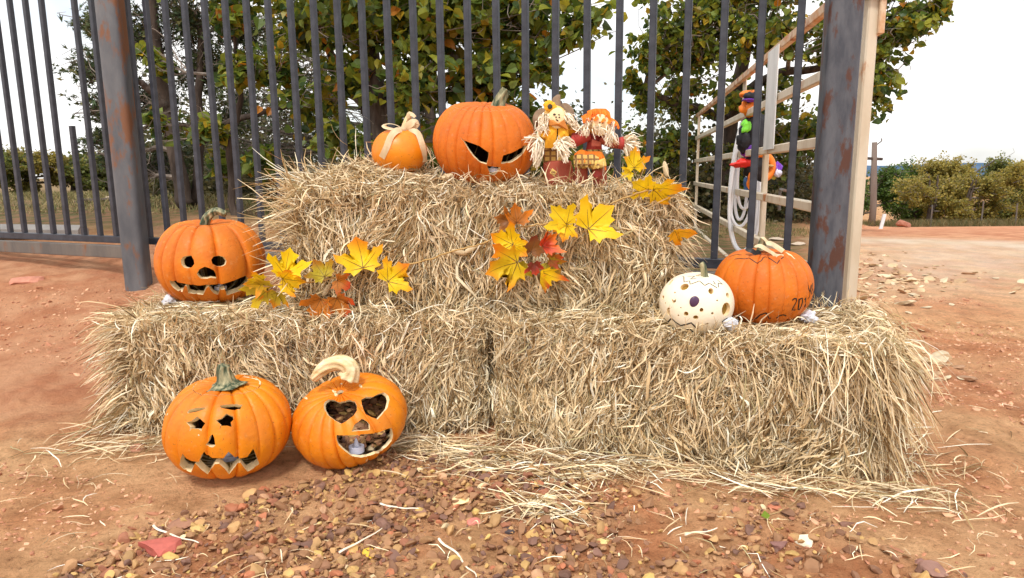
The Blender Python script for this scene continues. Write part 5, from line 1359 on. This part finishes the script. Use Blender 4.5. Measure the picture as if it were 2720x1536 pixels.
def brim(name, cx_, cy_, rx, rz_, ang, d, m, parent, dish=.012):
    V = []; F = []; c = c5(cx_, cy_, d)
    for j, s in enumerate(np.linspace(0, 1, 6)):
        for k in range(24):
            a = 2*math.pi*k/24; x = math.cos(a)*rx*s; z = math.sin(a)*rz_*s
            V.append(c+np.array([(x*math.cos(ang)-z*math.sin(ang))*SD, dish*s*s+.004*math.sin(3*a)*s, (x*math.sin(ang)+z*math.cos(ang))*SD]))
    n0 = len(V); V += [v+np.array([0, .004, 0]) for v in V]
    for j in range(5):
        for k in range(24):
            q_ = [j*24+k, j*24+(k+1) % 24, (j+1)*24+(k+1) % 24, (j+1)*24+k]; F.append(q_); F.append([n0+i for i in q_[::-1]])
    for k in range(24): F.append([120+k, 120+(k+1) % 24, n0+120+(k+1) % 24, n0+120+k])
    return ob(name, V, F, m, parent, smooth=False)
brim('hat_brim', 255, 372, 95, 115, -.35, .005, M_felt, dA); brim('hat_brim', 548, 312, 92, 118, .35, .005, M_felt, dA)
loft('hat_crown', [(330, 520, 300), (345, 500, 250), (370, 480, 190), (395, 478, 130), (440, 478, 95)], M_felt, dA, ry=.4)
for (x, y) in [(320, 215), (350, 200), (385, 225), (330, 250), (400, 250), (370, 262)]:
    V, F = blob(c5(x, y, -.048), (.012, .005, .011), 10, 6, .2, int(x)); ob('petal', V, F, M_yel, dA, smooth=True)
V, F = blob(c5(357, 235, -.056), (.008, .004, .008), 10, 6); ob('flower_eye', V, F, M_bark, dA, smooth=True)
raffia('raffia_hair', 300, 330, [(260, 420), (300, 480), (250, 500)], dA, -.04, 40, seed=1); raffia('raffia_hair', 520, 310, [(560, 400), (600, 420), (640, 450)], dA, -.035, 40, seed=2)
raffia('raffia_cuff', 250, 455, [(190, 520), (230, 570), (300, 580), (330, 540)], dA, -.045, 46, seed=3); raffia('raffia_cuff', 590, 440, [(690, 500), (660, 480), (720, 500)], dA, -.03, 40, seed=4)
V, F = tube(spline([c5(335, 470, -.02), c5(285, 540, -.035), c5(262, 610, -.04)], 8), [.018]*8, 10); ob('arm', V, F, M_yel, dA, smooth=True)
V, F = tube(spline([c5(565, 470, -.02), c5(600, 520, -.01), c5(640, 545, -.0)], 8), [.017]*8, 10); ob('arm', V, F, M_yel, dA, smooth=True)
raffia('raffia_hand', 225, 605, [(80, 620), (110, 740), (160, 860), (200, 930), (260, 700), (180, 900)], dA, -.06, 90, .0026, seed=5)
raffia('raffia_hand', 470, 645, [(600, 660), (580, 800), (540, 880), (430, 720), (490, 880), (630, 700)], dA, -.065, 90, .0026, seed=6)
# doll with the orange ruffled hat
dB = root('scarecrow_doll', c5(880, 1200), 'scarecrow doll in an orange ruffled hat and red-brown dress, right of the brown-hatted doll', 'doll')
loft('leg', [(628, 800, 1168), (632, 800, 1080), (645, 795, 1000), (660, 800, 900)], M_brick, dB, ry=.7); loft('leg', [(870, 1018, 1212), (860, 1022, 1100), (850, 1020, 1000), (845, 1015, 900)], M_brick, dB, ry=.7)
loft('hips', [(665, 1010, 960), (680, 1005, 880), (730, 985, 800), (770, 960, 740)], M_plaid, dB, ry=.6)
flatp('diamond_patch', [(905, 980), (965, 1020), (905, 1080), (848, 1025)], M_redc, dB, d=-.042, th=.002)
loft('dress_top', [(770, 965, 770), (790, 960, 700), (800, 970, 620), (800, 965, 540), (820, 940, 500)], M_redc, dB, ry=.55)
flatp('bodice_panel', [(850, 620), (955, 655), (950, 700), (840, 700)], M_brick, dB, d=-.042, th=.002)
ruffle('skirt_ruffle', [(640, 790), (720, 740), (800, 760), (880, 760), (960, 770), (1005, 850)], 130, M_orc, dB, d=-.035, seed=3, waves=6, amp=.010)
ruffle('apron_ruffle', [(630, 810), (700, 790), (780, 800), (850, 790), (930, 830)], 120, M_plaid, dB, d=-.052, seed=4, waves=5, amp=.010)
flatp('apron_band', [(850, 890), (1000, 835), (1018, 930), (860, 970), (835, 930)], M_gold, dB, d=-.060, bulge=.006)
V, F = blob(c5(905, 440, -.02), (.040, .032, .034), 18, 12); ob('head', V, F, M_gold, dB, smooth=True)
V, F = blob(c5(945, 450, -.048), (.030, .010, .034), 16, 10); ob('face', V, F, M_face, dB, smooth=True)
for (x, y, w_) in [(940, 420, .003), (975, 425, .003), (955, 470, .0022)]:
    V, F = blob(c5(x, y, -.059), (w_, .0012, w_*.8), 8, 5); ob('face_mark', V, F, M_bark, dB, smooth=True)
loft('hat_crown', [(790, 1060, 400), (795, 1060, 350), (820, 1050, 300), (860, 1010, 262)], M_orc, dB, ry=.6)
ruffle('hat_ruffle', [(725, 350), (780, 320), (860, 310), (950, 330), (1040, 350), (1110, 385), (1150, 420)], 75, M_orc, dB, d=-.030, seed=7, waves=7, amp=.012, outw=-.035)
ruffle('hat_ruffle', [(790, 290), (860, 262), (920, 258), (1000, 275), (1060, 310)], 70, M_orc, dB, d=-.03, seed=8, waves=5, amp=.012, outw=-.02)
raffia('raffia_hair', 800, 390, [(800, 460), (830, 480), (790, 500)], dB, -.04, 30, seed=11); raffia('raffia_hair', 1050, 430, [(1060, 520), (1040, 560), (1090, 500)], dB, -.04, 36, seed=12)
raffia('raffia_cuff', 770, 480, [(690, 550), (720, 560), (770, 580), (750, 540)], dB, -.05, 26, seed=13); raffia('raffia_cuff', 870, 480, [(980, 590), (940, 560), (880, 590), (1010, 600)], dB, -.058, 22, seed=14)
V, F = tube(spline([c5(820, 560, -.02), c5(720, 600, -.02), c5(640, 630, -.02), c5(590, 620, -.02)], 8), [.020, .020, .021, .022, .023, .024, .024, .02], 10); ob('arm', V, F, M_redc, dB, smooth=True)
V, F = tube(spline([c5(950, 600, -.02), c5(1060, 650, -.02), c5(1150, 665, -.02)], 8), [.018]*8, 10); ob('arm', V, F, M_brick, dB, smooth=True)
V, F = tube([c5(1150, 665, -.03), c5(1215, 665, -.03)], [.017, .022], 12); ob('cuff', V, F, M_redc, dB, smooth=True)
raffia('raffia_cuff', 1060, 560, [(1030, 660), (1080, 690), (1130, 670), (1020, 640)], dB, -.045, 50, seed=15)
raffia('raffia_hand', 1215, 660, [(1380, 600), (1400, 690), (1320, 800), (1280, 850), (1380, 740), (1340, 620)], dB, -.03, 100, .0026, seed=16)
M_ash = mat('white_chips', (.75, .75, .76), (.5, .52, .58), scale=60, rough=.8)

# ------------------------------------------------------------------ maple leaf garland
gar = root('leaf_garland', at(1280, 660, 2.12), 'garland of yellow, orange and red silk maple leaves strung along a vine over the bales', 'garland')
HALF = [(0, -.02), (.14, -.10), (.32, -.22), (.40, -.08), (.60, -.06), (.50, .08), (.56, .20), (.78, .34), (.82, .60), (.62, .54), (.50, .60), (.36, .46), (.30, .62), (.34, .80), (.18, .84), (0, 1.10)]
def maple(cx_, cy_, ang, size, c_mid, c_tip, off_, fold=0.0, curl=.10, tilt=0.0, seed=0, plane=None, yaw=0.0, seg=4):
    g = np.random.default_rng(seed); off = off_+.038
    right = [(x*(1+g.normal(0, .07)), y*(1+g.normal(0, .05))) for x, y in HALF]; left = [(-x*(1+g.normal(0, .07)), y*(1+g.normal(0, .05))) for x, y in HALF[-2:0:-1]]
    out = np.array(right+left); n = len(out); ctr = np.array([0, .12])
    V2 = [ctr]; rings = [0]
    for s in np.linspace(1/seg, 1, seg):
        for p in out: V2.append(ctr+(p-ctr)*s)
    V2 = np.array(V2); F = [[0, 1+i, 1+(i+1) % n] for i in range(n)]
    for j in range(seg-1):
        b0 = 1+j*n; b1 = b0+n
        F += [[b0+i, b1+i, b1+(i+1) % n, b0+(i+1) % n] for i in range(n)]
    def lift(p):
        x, y = p[..., 0], p[..., 1]; r2 = x*x+(y-.3)**2
        return curl*(r2*.9-.1)+fold*np.abs(x)+.055*np.sin(x*7+seed)*np.sin(y*6+seed*2)
    Y = size/FPX
    if plane is None: o = atplane(cx_, cy_, TOPF_P+TOPF_N*off, TOPF_N); nn = TOPF_N
    else: o = at(cx_, cy_, plane); nn = np.array([0, -1., 0])
    L_ = size*np.linalg.norm(o-CAMP)/FPX
    R0 = np.array(Matrix.Rotation(yaw, 3, 'Z') @ Matrix.Rotation(tilt, 3, 'X'))
    base = np.array([[1, 0, 0], [0, 0, 1], [0, -1, 0]], float)     # leaf x -> world x, leaf y -> world z, leaf normal -> towards viewer
    ca, sa = math.cos(ang), math.sin(ang)
    def tow(p2, dz=0.0):
        p2 = np.atleast_2d(p2); x = p2[:, 0]*ca-p2[:, 1]*sa; y = p2[:, 0]*sa+p2[:, 1]*ca; z = lift(p2)+dz
        Q = np.stack([x, y, z], -1)@base
        return o+(Q*L_)@R0.T
    rr = np.linalg.norm(V2-ctr, axis=1)
    k = np.clip((rr-.42)/.50+g.normal(0, .06, len(rr))+.25*np.sin(V2[:, 0]*4+seed), 0, 1)[:, None]
    C = np.array(c_mid)*(1-k)+np.array(c_tip)*k
    lf = ob('leaf', tow(V2), F, M_maple, gar, col=C, smooth=True)
    vg = []; FF = []
    for tip in [(0, .95), (.55, .43), (-.55, .43), (.40, .0), (-.40, .0)]:
        t = np.linspace(0, 1, 7)[:, None]; line = np.array([0, 0])*(1-t)+np.array(tip)*t; dd = unit(np.array([-tip[1], tip[0]])); b0 = sum(len(v) for v in vg)
        wv = .011*(1-.75*t)
        A_ = tow(line-dd*wv, .012); B_ = tow(line+dd*wv, .012); vg.append(np.stack([A_, B_], 1).reshape(-1, 3)); FF += [[b0+2*i, b0+2*i+1, b0+2*i+3, b0+2*i+2] for i in range(6)]
    sub('vein', np.concatenate(vg), FF, M_vein, lf)
    return tow(np.array([0, -.05]))[0]
YEL = (.95, .66, .008); YE2 = (.82, .58, .015); ORG = (.88, .26, .010); RED = (.62, .055, .015); OLV = (.52, .42, .03); RUS = (.50, .17, .02); BRN = (.26, .10, .02); DRD = (.22, .03, .015)
J = []
d2 = math.radians
for (x, y, ang, size, cm_, ct, off, fold, curl, tilt, seed, yaw) in [
    (965, 712, d2(12), 100, YEL, ORG, .045, .05, .12, -.25, 1, .0), (1030, 748, d2(-52), 84, YEL, ORG, .045, -.1, .1, -.1, 2, .1), (757, 730, d2(-15), 80, YEL, YEL, .10, .35, .2, -.3, 3, .5), (750, 742, d2(-95), 70, YEL, ORG, .10, .2, .1, .4, 4, 0),
    (712, 768, d2(80), 78, OLV, YE2, .11, .1, .15, .5, 5, .2), (735, 778, d2(160), 55, OLV, ORG, .10, .0, .15, .5, 6, 0), (862, 735, d2(30), 62, OLV, RUS, .04, .2, .1, -.3, 7, .3), (895, 745, d2(-120), 50, RUS, RED, .035, .1, .1, 0, 8, 0),
    (852, 795, d2(150), 66, RUS, ORG, .06, .1, .18, .1, 9, .2), (893, 792, d2(-155), 72, RUS, RED, .06, -.1, .18, .2, 10, -.2), (700, 745, d2(95), 55, YE2, ORG, .12, .25, .1, .3, 17, .4),
    (1372, 592, d2(5), 62, RUS, ORG, .045, .25, .1, -.1, 11, .4), (1355, 588, d2(75), 52, BRN, RUS, .04, .1, .1, 0, 12, 0), (1504, 596, d2(40), 76, YEL, YE2, .045, .05, .08, 0, 13, .1), (1506, 600, d2(165), 52, YEL, ORG, .046, 0, .05, 0, 14, 0),
    (1563, 608, d2(-48), 108, YEL, (.95, .55, .01), .045, .12, .08, -.2, 15, -.1), (1362, 650, d2(62), 78, YEL, ORG, .065, .05, .12, 0, 16, .1), (1365, 655, d2(-125), 52, YEL, ORG, .066, 0, .1, 0, 26, 0), (1374, 696, d2(108), 104, YE2, ORG, .07, .05, .12, .15, 18, .1), (1374, 700, d2(175), 66, OLV, OLV, .05, 0, .1, .2, 19, 0),
    (1440, 655, d2(-50), 62, RED, ORG, .08, .5, .2, 0, 20, .5), (1418, 700, d2(-170), 40, DRD, RED, .06, .2, .1, 0, 21, 0), (1410, 670, d2(-20), 58, BRN, DRD, .035, .2, .1, 0, 22, 0), (1455, 698, d2(-140), 58, OLV, RUS, .04, .1, .1, 0, 23, 0), (1434, 722, d2(-172), 66, YEL, RED, .06, .8, .15, 0, 24, .9), (1460, 690, d2(-80), 42, RUS, RED, .045, .1, .1, 0, 25, 0)]:
    J.append(maple(x, y, ang, size*.80, cm_, ct, off, fold*1.3+.08, curl*2.4, tilt, seed, yaw=yaw))
maple(1684, 446, d2(0), 52, YEL, ORG, 0, .2, .1, 0, 31, plane=2.2, yaw=.5); maple(1674, 456, d2(120), 26, YEL, YEL, 0, .1, .1, 0, 32, plane=2.19)
maple(1735, 505, d2(-84), 80, YEL, ORG, 0, .1, .12, 1.0, 33, plane=2.05); maple(1722, 505, d2(60), 50, YEL, YE2, 0, .0, .12, .5, 34, plane=2.06)
maple(1792, 614, d2(-100), 58, (.88, .45, .01), ORG, 0, .3, .1, 1.0, 35, plane=2.04)
vp = [atplane(x, y, TOPF_P+TOPF_N*(o_+.025), TOPF_N) for x, y, o_ in [(700, 762, .14), (780, 752, .09), (860, 745, .04), (960, 716, .035), (1060, 706, .03), (1140, 690, .03), (1200, 668, .035), (1280, 648, .04), (1340, 618, .04), (1400, 600, .045), (1460, 592, .055), (1530, 570, .055), (1590, 552, .04), (1640, 535, .03)]]
vp += [at(1700, 512, 2.06), at(1738, 498, 2.07)]
V, F = tube(spline(vp, 90)+rng.normal(0, .0012, (90, 3)), .0028, 6); ob('vine', V, F, M_vine, gar, smooth=True)
V, F = tube(spline([at(1710, 518, 2.08), at(1700, 480, 2.12), at(1682, 450, 2.19)], 12), .0016, 5); ob('vine', V, F, M_vein, gar)
V, F = tube(spline([at(1725, 498, 2.13), at(1752, 478, 2.2), at(1768, 450, 2.3)], 12), .0018, 5); ob('vine', V, F, M_vine, gar)
for (x, y, an) in [(1252, 662, .5), (1220, 670, 2.9), (1768, 450, 1.8), (868, 770, 1.0)]:
    o_ = atplane(x, y, TOPF_P+TOPF_N*.04, TOPF_N) if x < 1700 else at(x, y, 2.25)
    dv = np.array([math.cos(an), -.2, math.sin(an)])*.04
    V, F = blob(o_, (.028, .007, .009), 10, 6, .1, 3, axes=[[math.cos(an), 0, math.sin(an)], [0, 1, 0], [-math.sin(an), 0, math.cos(an)]]); ob('dried_husk', V, F, M_husk, gar, smooth=True)
# ------------------------------------------------------------------ gravel
STONE_C = np.array([(.33, .17, .085), (.42, .23, .11), (.25, .125, .07), (.48, .28, .12), (.56, .35, .13), (.62, .42, .14), (.33, .135, .075), (.46, .17, .085), (.20, .105, .075), (.56, .32, .18), (.76, .60, .36)])
STONE_P = np.array([.21, .19, .15, .12, .055, .03, .08, .035, .09, .03, .008]); STONE_P /= STONE_P.sum()
def ico(sub_):
    bm = bmesh.new(); bmesh.ops.create_icosphere(bm, subdivisions=sub_, radius=1)
    V = np.array([v.co[:] for v in bm.verts]); F = np.array([[v.index for v in f.verts] for f in bm.faces]); bm.free(); return V, F
I1 = ico(1); I2 = ico(2)
def facet(V, g, k=7):
    """cut a ball by random planes: an angular broken stone"""
    V = V.copy()
    for _ in range(k):
        n_ = nrm(g.normal(0, 1, 3)); dcut = g.uniform(.36, .72); s = V@n_; V -= np.outer(np.maximum(s-dcut, 0), n_)
    return V
def stones(P, size, seed, protos=24, hi=False, flatz=.55, stretch=1.5):
    g = np.random.default_rng(seed); B, BF = I2 if hi else I1
    pr = np.array([facet(B*(1 if hi else 1.12), g, 8 if hi else 4) for _ in range(protos)])
    n = len(P); k = len(B); sel = pr[g.integers(0, protos, n)]
    sx = size*g.uniform(.8, stretch, n); sy = size*g.uniform(.7, 1.1, n); sz = size*flatz*g.uniform(.6, 1.3, n)
    a = g.random(n)*6.28; tx, ty = g.normal(0, .28, n), g.normal(0, .28, n)
    V = sel*np.stack([sx, sy, sz], -1)[:, None]
    x, y, z = V[..., 0], V[..., 1], V[..., 2]
    z2 = z+x*np.sin(tx)[:, None]+y*np.sin(ty)[:, None]
    X = x*np.cos(a)[:, None]-y*np.sin(a)[:, None]; Y = x*np.sin(a)[:, None]+y*np.cos(a)[:, None]
    V = np.stack([X, Y, z2], -1)+P[:, None]
    F = (np.arange(n)[:, None, None]*k+BF[None]).reshape(-1, 3)
    C = STONE_C[g.choice(len(STONE_C), n, p=STONE_P)]*g.uniform(.8, 1.15, (n, 1))
    return V.reshape(-1, 3), F, np.repeat(C, k, 0)
def dens(px_, py_):
    """how thickly gravel lies, over the photo's lower part"""
    x = px_/1.0; y = py_
    # left boundary runs from (150,1500) up to (800,1250) to (1050,1190)
    edge = np.interp(x, [0, 160, 400, 700, 900, 1080, 1300, 1700, 2100, 2400, 2720], [1620, 1520, 1385, 1290, 1235, 1190, 1195, 1270, 1320, 1440, 1600])
    d_ = sstep(y, edge-8, edge+40)
    d_ = d_*np.interp(x, [0, 200, 1350, 1650, 2000, 2400, 2700], [1, 1, 1, .55, .32, .14, .04])
    return d_
g = np.random.default_rng(77)
def gravel_pts(n, X0, X1, Y0, Y1, f=1.0, thr=0):
    X = g.uniform(X0, X1, n); Y = g.uniform(Y0, Y1, n); px_, py_ = pix(np.stack([X, Y, X*0], -1))
    px_ = np.where(Y < 1.2, 1360+(px_-1360), px_)
    clump = .75+.45*sinfield(np.stack([X, Y, X*0], -1), 9, 70)
    keep = g.random(n) < dens(px_, np.minimum(py_, 1700))*f*np.clip(clump, .15, 1.2)
    X, Y = X[keep], Y[keep]
    return np.stack([X, Y, ground_z(X, Y)+ground_detail(X, Y)], -1)
parts_ = []
P = gravel_pts(10500, -1.35, 1.45, .9, 1.95, 1.2); sz = np.minimum(g.gamma(2.4, .0027, len(P))+.0036, .019); P[:, 2] += sz*.25+g.random(len(P))*.008; parts_.append(stones(P, sz, 1, hi=True, flatz=.68, stretch=1.35))
P = gravel_pts(17000, -1.35, 1.45, .9, 1.98, 1.1); sz = g.uniform(.003, .0075, len(P)); P[:, 2] += sz*.2+g.random(len(P))*.004; parts_.append(stones(P, sz, 2, hi=False))
def joined(name, parts, m, label=None, cat=None, **kw):
    V = []; F = []; C = []; n = 0
    for v, f, c in parts: V.append(v); F.append(f+n); C.append(c); n += len(v)
    o = ob(name, np.concatenate(V), [np.concatenate(F)], m, None, col=np.concatenate(C), **kw); o['kind'] = 'stuff'
    if label: tag(o, label, cat)
    return o
joined('gravel', parts_, M_stone, 'brown and ochre gravel spread over the clay in front of the bales', 'gravel')
# crumbs and clods of clay on the bare soil
X = g.uniform(-2.6, 2.9, 30000); Y = g.uniform(1.0, 4.2, 30000)
cl = sinfield(np.stack([X, Y, X*0], -1), 3.0, 91) > -.1; X, Y = X[cl], Y[cl]
P = np.stack([X, Y, ground_z(X, Y)+ground_detail(X, Y)], -1); sz = g.gamma(1.8, .0019, len(P))+.0015
V, F, C = stones(P, sz, 3, hi=False, flatz=.5)
C = np.repeat(np.array([(.56, .28, .16), (.68, .39, .23), (.46, .20, .11)])[g.integers(0, 3, len(P))]*g.uniform(.85, 1.15, (len(P), 1)), len(I1[0]), 0)
joined('clay_crumbs', [(V, F, C)], M_stone, 'small crumbs of dry clay scattered over the bare ground', 'crumbs')
# pale flat stones strewn right of the posts
u_ = g.uniform(.50, .80, 1500); Y = 2.6+g.random(1500)**1.3*3.6; wq = g.random(1500) < np.exp(-((u_-.52-.06*np.sin(Y*3))/.085)**2); X = (u_*Y)[wq]; Y = Y[wq]
P = np.stack([X, Y, ground_z(X, Y)+ground_detail(X, Y)+.004], -1); sz = g.gamma(3, .0065, len(P))+.006
V, F, C = stones(P, sz, 4, hi=True, flatz=.28)
C = np.repeat(np.array([(.60, .44, .26), (.52, .34, .19), (.66, .54, .36), (.44, .25, .14)])[g.integers(0, 4, len(P))]*g.uniform(.85, 1.1, (len(P), 1)), len(I2[0]), 0)
joined('stone_rubble', [(V, F, C)], M_stone, 'pale flat stones scattered on the ground right of the posts', 'stones')
# single stones one can point at
def rock(px_, py_, wpx, hpx, col, label, seed, name='stone', flatz=.5, rot=0.0, lift=.3):
    c = atz(px_, py_, 0.0); c[2] = gz(c[0], c[1]); dist = np.linalg.norm(c-CAMP); rx = wpx/2*dist/FPX
    gg = np.random.default_rng(seed); V = facet(I2[0], gg, 9); bm = None
    V = V*(1+.05*gg.normal(0, 1, (len(V), 1)))*[rx*1.12, rx*1.12*min(1.0, hpx/wpx*1.5), rx*flatz]
    ca, sa = math.cos(rot), math.sin(rot); V = np.stack([V[:, 0]*ca-V[:, 1]*sa, V[:, 0]*sa+V[:, 1]*ca, V[:, 2]], -1)
    o = ob(name, V+c+[0, 0, rx*flatz*lift], [I2[1]], M_stone, None, col=np.tile(np.array(col, float), (len(V), 1)))
    return tag(o, label, 'stone', 'larger stones on the ground')
rock(425, 1462, 105, 62, (.50, .13, .10), 'large red flat rock in the gravel near the bottom left corner', 1, rot=.35)
rock(1232, 1328, 62, 44, (.86, .66, .36), 'cream coloured cracked stone in the middle of the gravel', 2)
rock(1262, 1372, 46, 36, (.62, .22, .17), 'pink quartz-like stone just below the cream cracked stone', 3)
rock(1345, 1398, 40, 30, (.07, .055, .06), 'black charred stone right of the pink stone', 4, rot=-.7)
rock(1425, 1318, 50, 34, (.55, .30, .12), 'ochre stone behind the black charred stone', 5)
rock(478, 1395, 60, 44, (.36, .18, .11), 'brown wedge-shaped stone above the large red rock', 6)
rock(520, 1412, 38, 30, (.62, .42, .16), 'golden stone touching the brown wedge-shaped stone', 7)
rock(455, 1486, 40, 28, (.60, .40, .13), 'golden flat stone at the lower right of the large red rock', 8)
rock(365, 1193, 34, 26, (.42, .20, .12), 'small brown stone left of the star-eyed pumpkin', 9, flatz=.7)
rock(1115, 1358, 44, 34, (.32, .17, .12), 'dark brown angular stone left of the cream cracked stone', 10)
rock(2130, 1440, 66, 36, (.72, .66, .50), 'knobbly whitish stone in the lower right gravel', 11)
rock(2070, 1453, 50, 30, (.26, .13, .11), 'dark maroon stone left of the knobbly whitish one', 12)
rock(2105, 1472, 36, 26, (.52, .34, .12), 'mustard stone below the knobbly whitish one', 13)
rock(2480, 1520, 60, 40, (.30, .16, .12), 'brown stone at the bottom edge near the right corner', 14)
rock(2440, 1500, 30, 34, (.30, .15, .12), 'small dark stone left of the brown one at the bottom right corner', 21)
rock(1600, 1430, 44, 32, (.72, .58, .24), 'pale yellow stone right of centre in the lower gravel', 15)
rock(85, 882, 84, 36, (.56, .24, .16), 'flat salmon stone on the bare clay left of the bales', 16, flatz=.3, lift=.1)
rock(2060, 1350, 56, 24, (.50, .18, .10), 'flat red stone on the clay in front of the right bale', 17, flatz=.3, lift=.15)
rock(2440, 1330, 86, 26, (.40, .20, .12), 'long flat brown slab beyond the right end of the right bale', 18, flatz=.22, rot=-.25, lift=.2)
rock(800, 1515, 52, 38, (.56, .30, .14), 'rounded ochre stone at the bottom edge left of centre', 20)
rock(980, 1460, 36, 30, (.78, .50, .06), 'bright yellow pebble in the lower middle gravel', 22)
rock(500, 1420, 16, 12, (.90, .60, .04), 'tiny bright yellow chip above the large red rock', 23)
# gravel lying inside the heart-eyed pumpkin
c = p3_.c; a_ = p3_.a; n = 700
q_ = g.normal(0, 1, (n, 3)); q_ = nrm(q_)*(g.random((n, 1))**.4); P = []
for v in q_:
    x, y = v[0]*a_*.80, v[1]*a_*.72; t = (y/(a_*.72)+1)/2
    top = -.55*p3_.b+t*1.25*p3_.b
    z = -.80*p3_.b+(top+.80*p3_.b)*g.random()**.35
    R2 = (x/(a_*.86))**2+(y/(a_*.86))**2+(z/(p3_.b*.80))**2
    if R2 < 1: P.append([x, y, z])
P = np.array(P)+c; sz = g.uniform(.008, .019, len(P))
joined('pumpkin_gravel', [stones(P, sz, 5, hi=True, flatz=.6)], M_stone, 'brown gravel heaped inside the heart-eyed pumpkin', 'gravel')

# fallen leaf and stalk on the clay
cl_ = atz(2040, 1385, .008)
V, F = tube(spline([cl_, atz(2062, 1412, .006), atz(2080, 1430, .004)], 8), .0016, 5); lf_root = root('fallen_leaf', cl_, 'small green and yellow leaf on a stalk lying on the clay lower right', 'leaf')
ob('stalk', V, F, M_vine, lf_root)
V = [cl_+np.array(v) for v in [(0, 0, .004), (.010, .014, .008), (.004, .034, .010), (-.010, .020, .004)]]; ob('blade', V, [[0, 1, 2, 3]], mat('green_blade', (.20, .30, .03), rough=.5, transl=.3), lf_root)
# twigs bleached white in the gravel
gt = np.random.default_rng(5)
for (x0, y0, x1, y1, lab) in [(900, 1455, 1015, 1395, 'long bleached twig lying across the gravel, left of centre'), (1165, 1420, 1265, 1520, 'bleached twig slanting down towards the bottom edge in the middle gravel'), (1010, 1335, 1120, 1345, 'pale stalk lying flat below the heart-eyed pumpkin'), (408, 1400, 528, 1442, 'pale stalk above the large red rock'),
                             (1820, 1415, 1905, 1400, 'short white twig in the lower right gravel'), (150, 1545, 330, 1530, 'white stick at the bottom edge near the left corner')]:
    A_, B_ = atz(x0, y0, .014), atz(x1, y1, .014); A_[2] += gz(A_[0], A_[1]); B_[2] += gz(B_[0], B_[1])
    V, F = tube(wob(A_, B_, 14, .035, gt), np.linspace(.0030, .0012, 14), 5); tag(ob('twig', V, F, M_hair), lab, 'twig', 'bleached twigs on the gravel')
# ------------------------------------------------------------------ far right: pole, marker, shrubs' stakes
M_pole = mat('weathered_pole', (.14, .10, .085), (.22, .17, .14), scale=3, stretch=(1, 1, .2), rough=.9)
b = at(2318, 570, 15.5); zt = at(2323, 378, 15.5)
u_root = root('utility_pole', b, 'weathered wooden utility pole with a bent wire arm at the far right', 'pole')
V, F = tube([b-[0, 0, .5], b+[0, 0, .2], zt], [.075, .072, .055], 10); ob('pole_shaft', V, F, M_pole, u_root, smooth=True)
V, F = tube(spline([zt-[0, 0, .10], at(2335, 380, 15.5), at(2342, 374, 15.5), at(2341, 368, 15.5)], 10), .012, 5); ob('wire_arm', V, F, M_bark, u_root)
V, F = bar(at(2303, 421, 15.5), at(2343, 423, 15.5), .07, .06, .01); ob('crossarm', V, F, M_bark, u_root)
mk = at(2346, 590, 9.5); V, F = box((at(2340, 605, 9.5)+at(2349, 572, 9.5))/2, (1, 0, 0), (0, 1, 0), unit(at(2349, 572, 9.5)-at(2340, 605, 9.5)), .024, .012, .105, .004)
tag(ob('marker_stake', V, F, M_white), 'white plastic marker stake leaning at the edge of the pale road', 'stake')
for (x, yb, yt, lab) in [(2474, 600, 545, 'pale grey stake left of the middle of the far tree line'), (2700, 590, 540, 'pale grey leaning stake close to the right edge of the photo'), (2610, 578, 535, 'faint thin stake between the two pale stakes of the far tree line')]:
    A_, B_ = at(x-3, yb+8, 15), at(x+3, yt, 15); V, F = tube([A_, B_], .016, 7); tag(ob('tree_stake', V, F, M_beam), lab, 'stake', 'stakes at the far tree line')
bk = at(2402, 596, 12.5); V = facet(I2[0], np.random.default_rng(3), 6)*[.15, .13, .11]+bk; tag(ob('boulder', V, [I2[1]], M_stone, col=np.tile([.40, .16, .10], (len(V), 1))), 'reddish boulder at the foot of the far trees', 'boulder')
# left background: low concrete wall end and fallen log beyond the fence
M_conc = mat('concrete', (.22, .21, .20), (.33, .31, .29), scale=4, rough=.9, bump=.004)
V, F = bar(at(-260, 612, 4.75), at(222, 618, 4.6), .10, .10, .03); tag(ob('concrete_kerb', V, F, M_conc, smooth=False), 'low grey concrete edging beyond the left part of the fence', 'kerb')
V, F = tube(wob(at(180, 548, 7.6), at(300, 530, 7.6), 12, .03, gt), np.linspace(.035, .018, 12), 7); tag(ob('fallen_branch', V, F, M_bark), 'dark fallen branch on the rise left of the rust-streaked post', 'branch')
for (x, y, Y, r_, lab) in [(1780, 620, 7.5, .10, 'long tan stone on the ground near the end of the farm gate'), (2070, 600, 7.8, .09, 'pale flat stone seen between the fence bars right of the hose'), (2120, 615, 7.2, .08, 'pale flat stone near the foot of the rust-flecked post'), (300, 497, 8.5, .12, 'pale stone far beyond the fence beside the rust-streaked post')]:
    P_ = at(x, y, Y); P_[2] = ground_z(P_[0], P_[1])+.01; V = facet(I2[0], np.random.default_rng(int(x)), 7)*[r_*1.5, r_, r_*.35]+P_; tag(ob('field_stone', V, [I2[1]], M_stone, col=np.tile([.52, .42, .32], (len(V), 1))), lab, 'stone', 'pale stones beyond the fence')
for m in bpy.data.materials:
    m.use_backface_culling = False
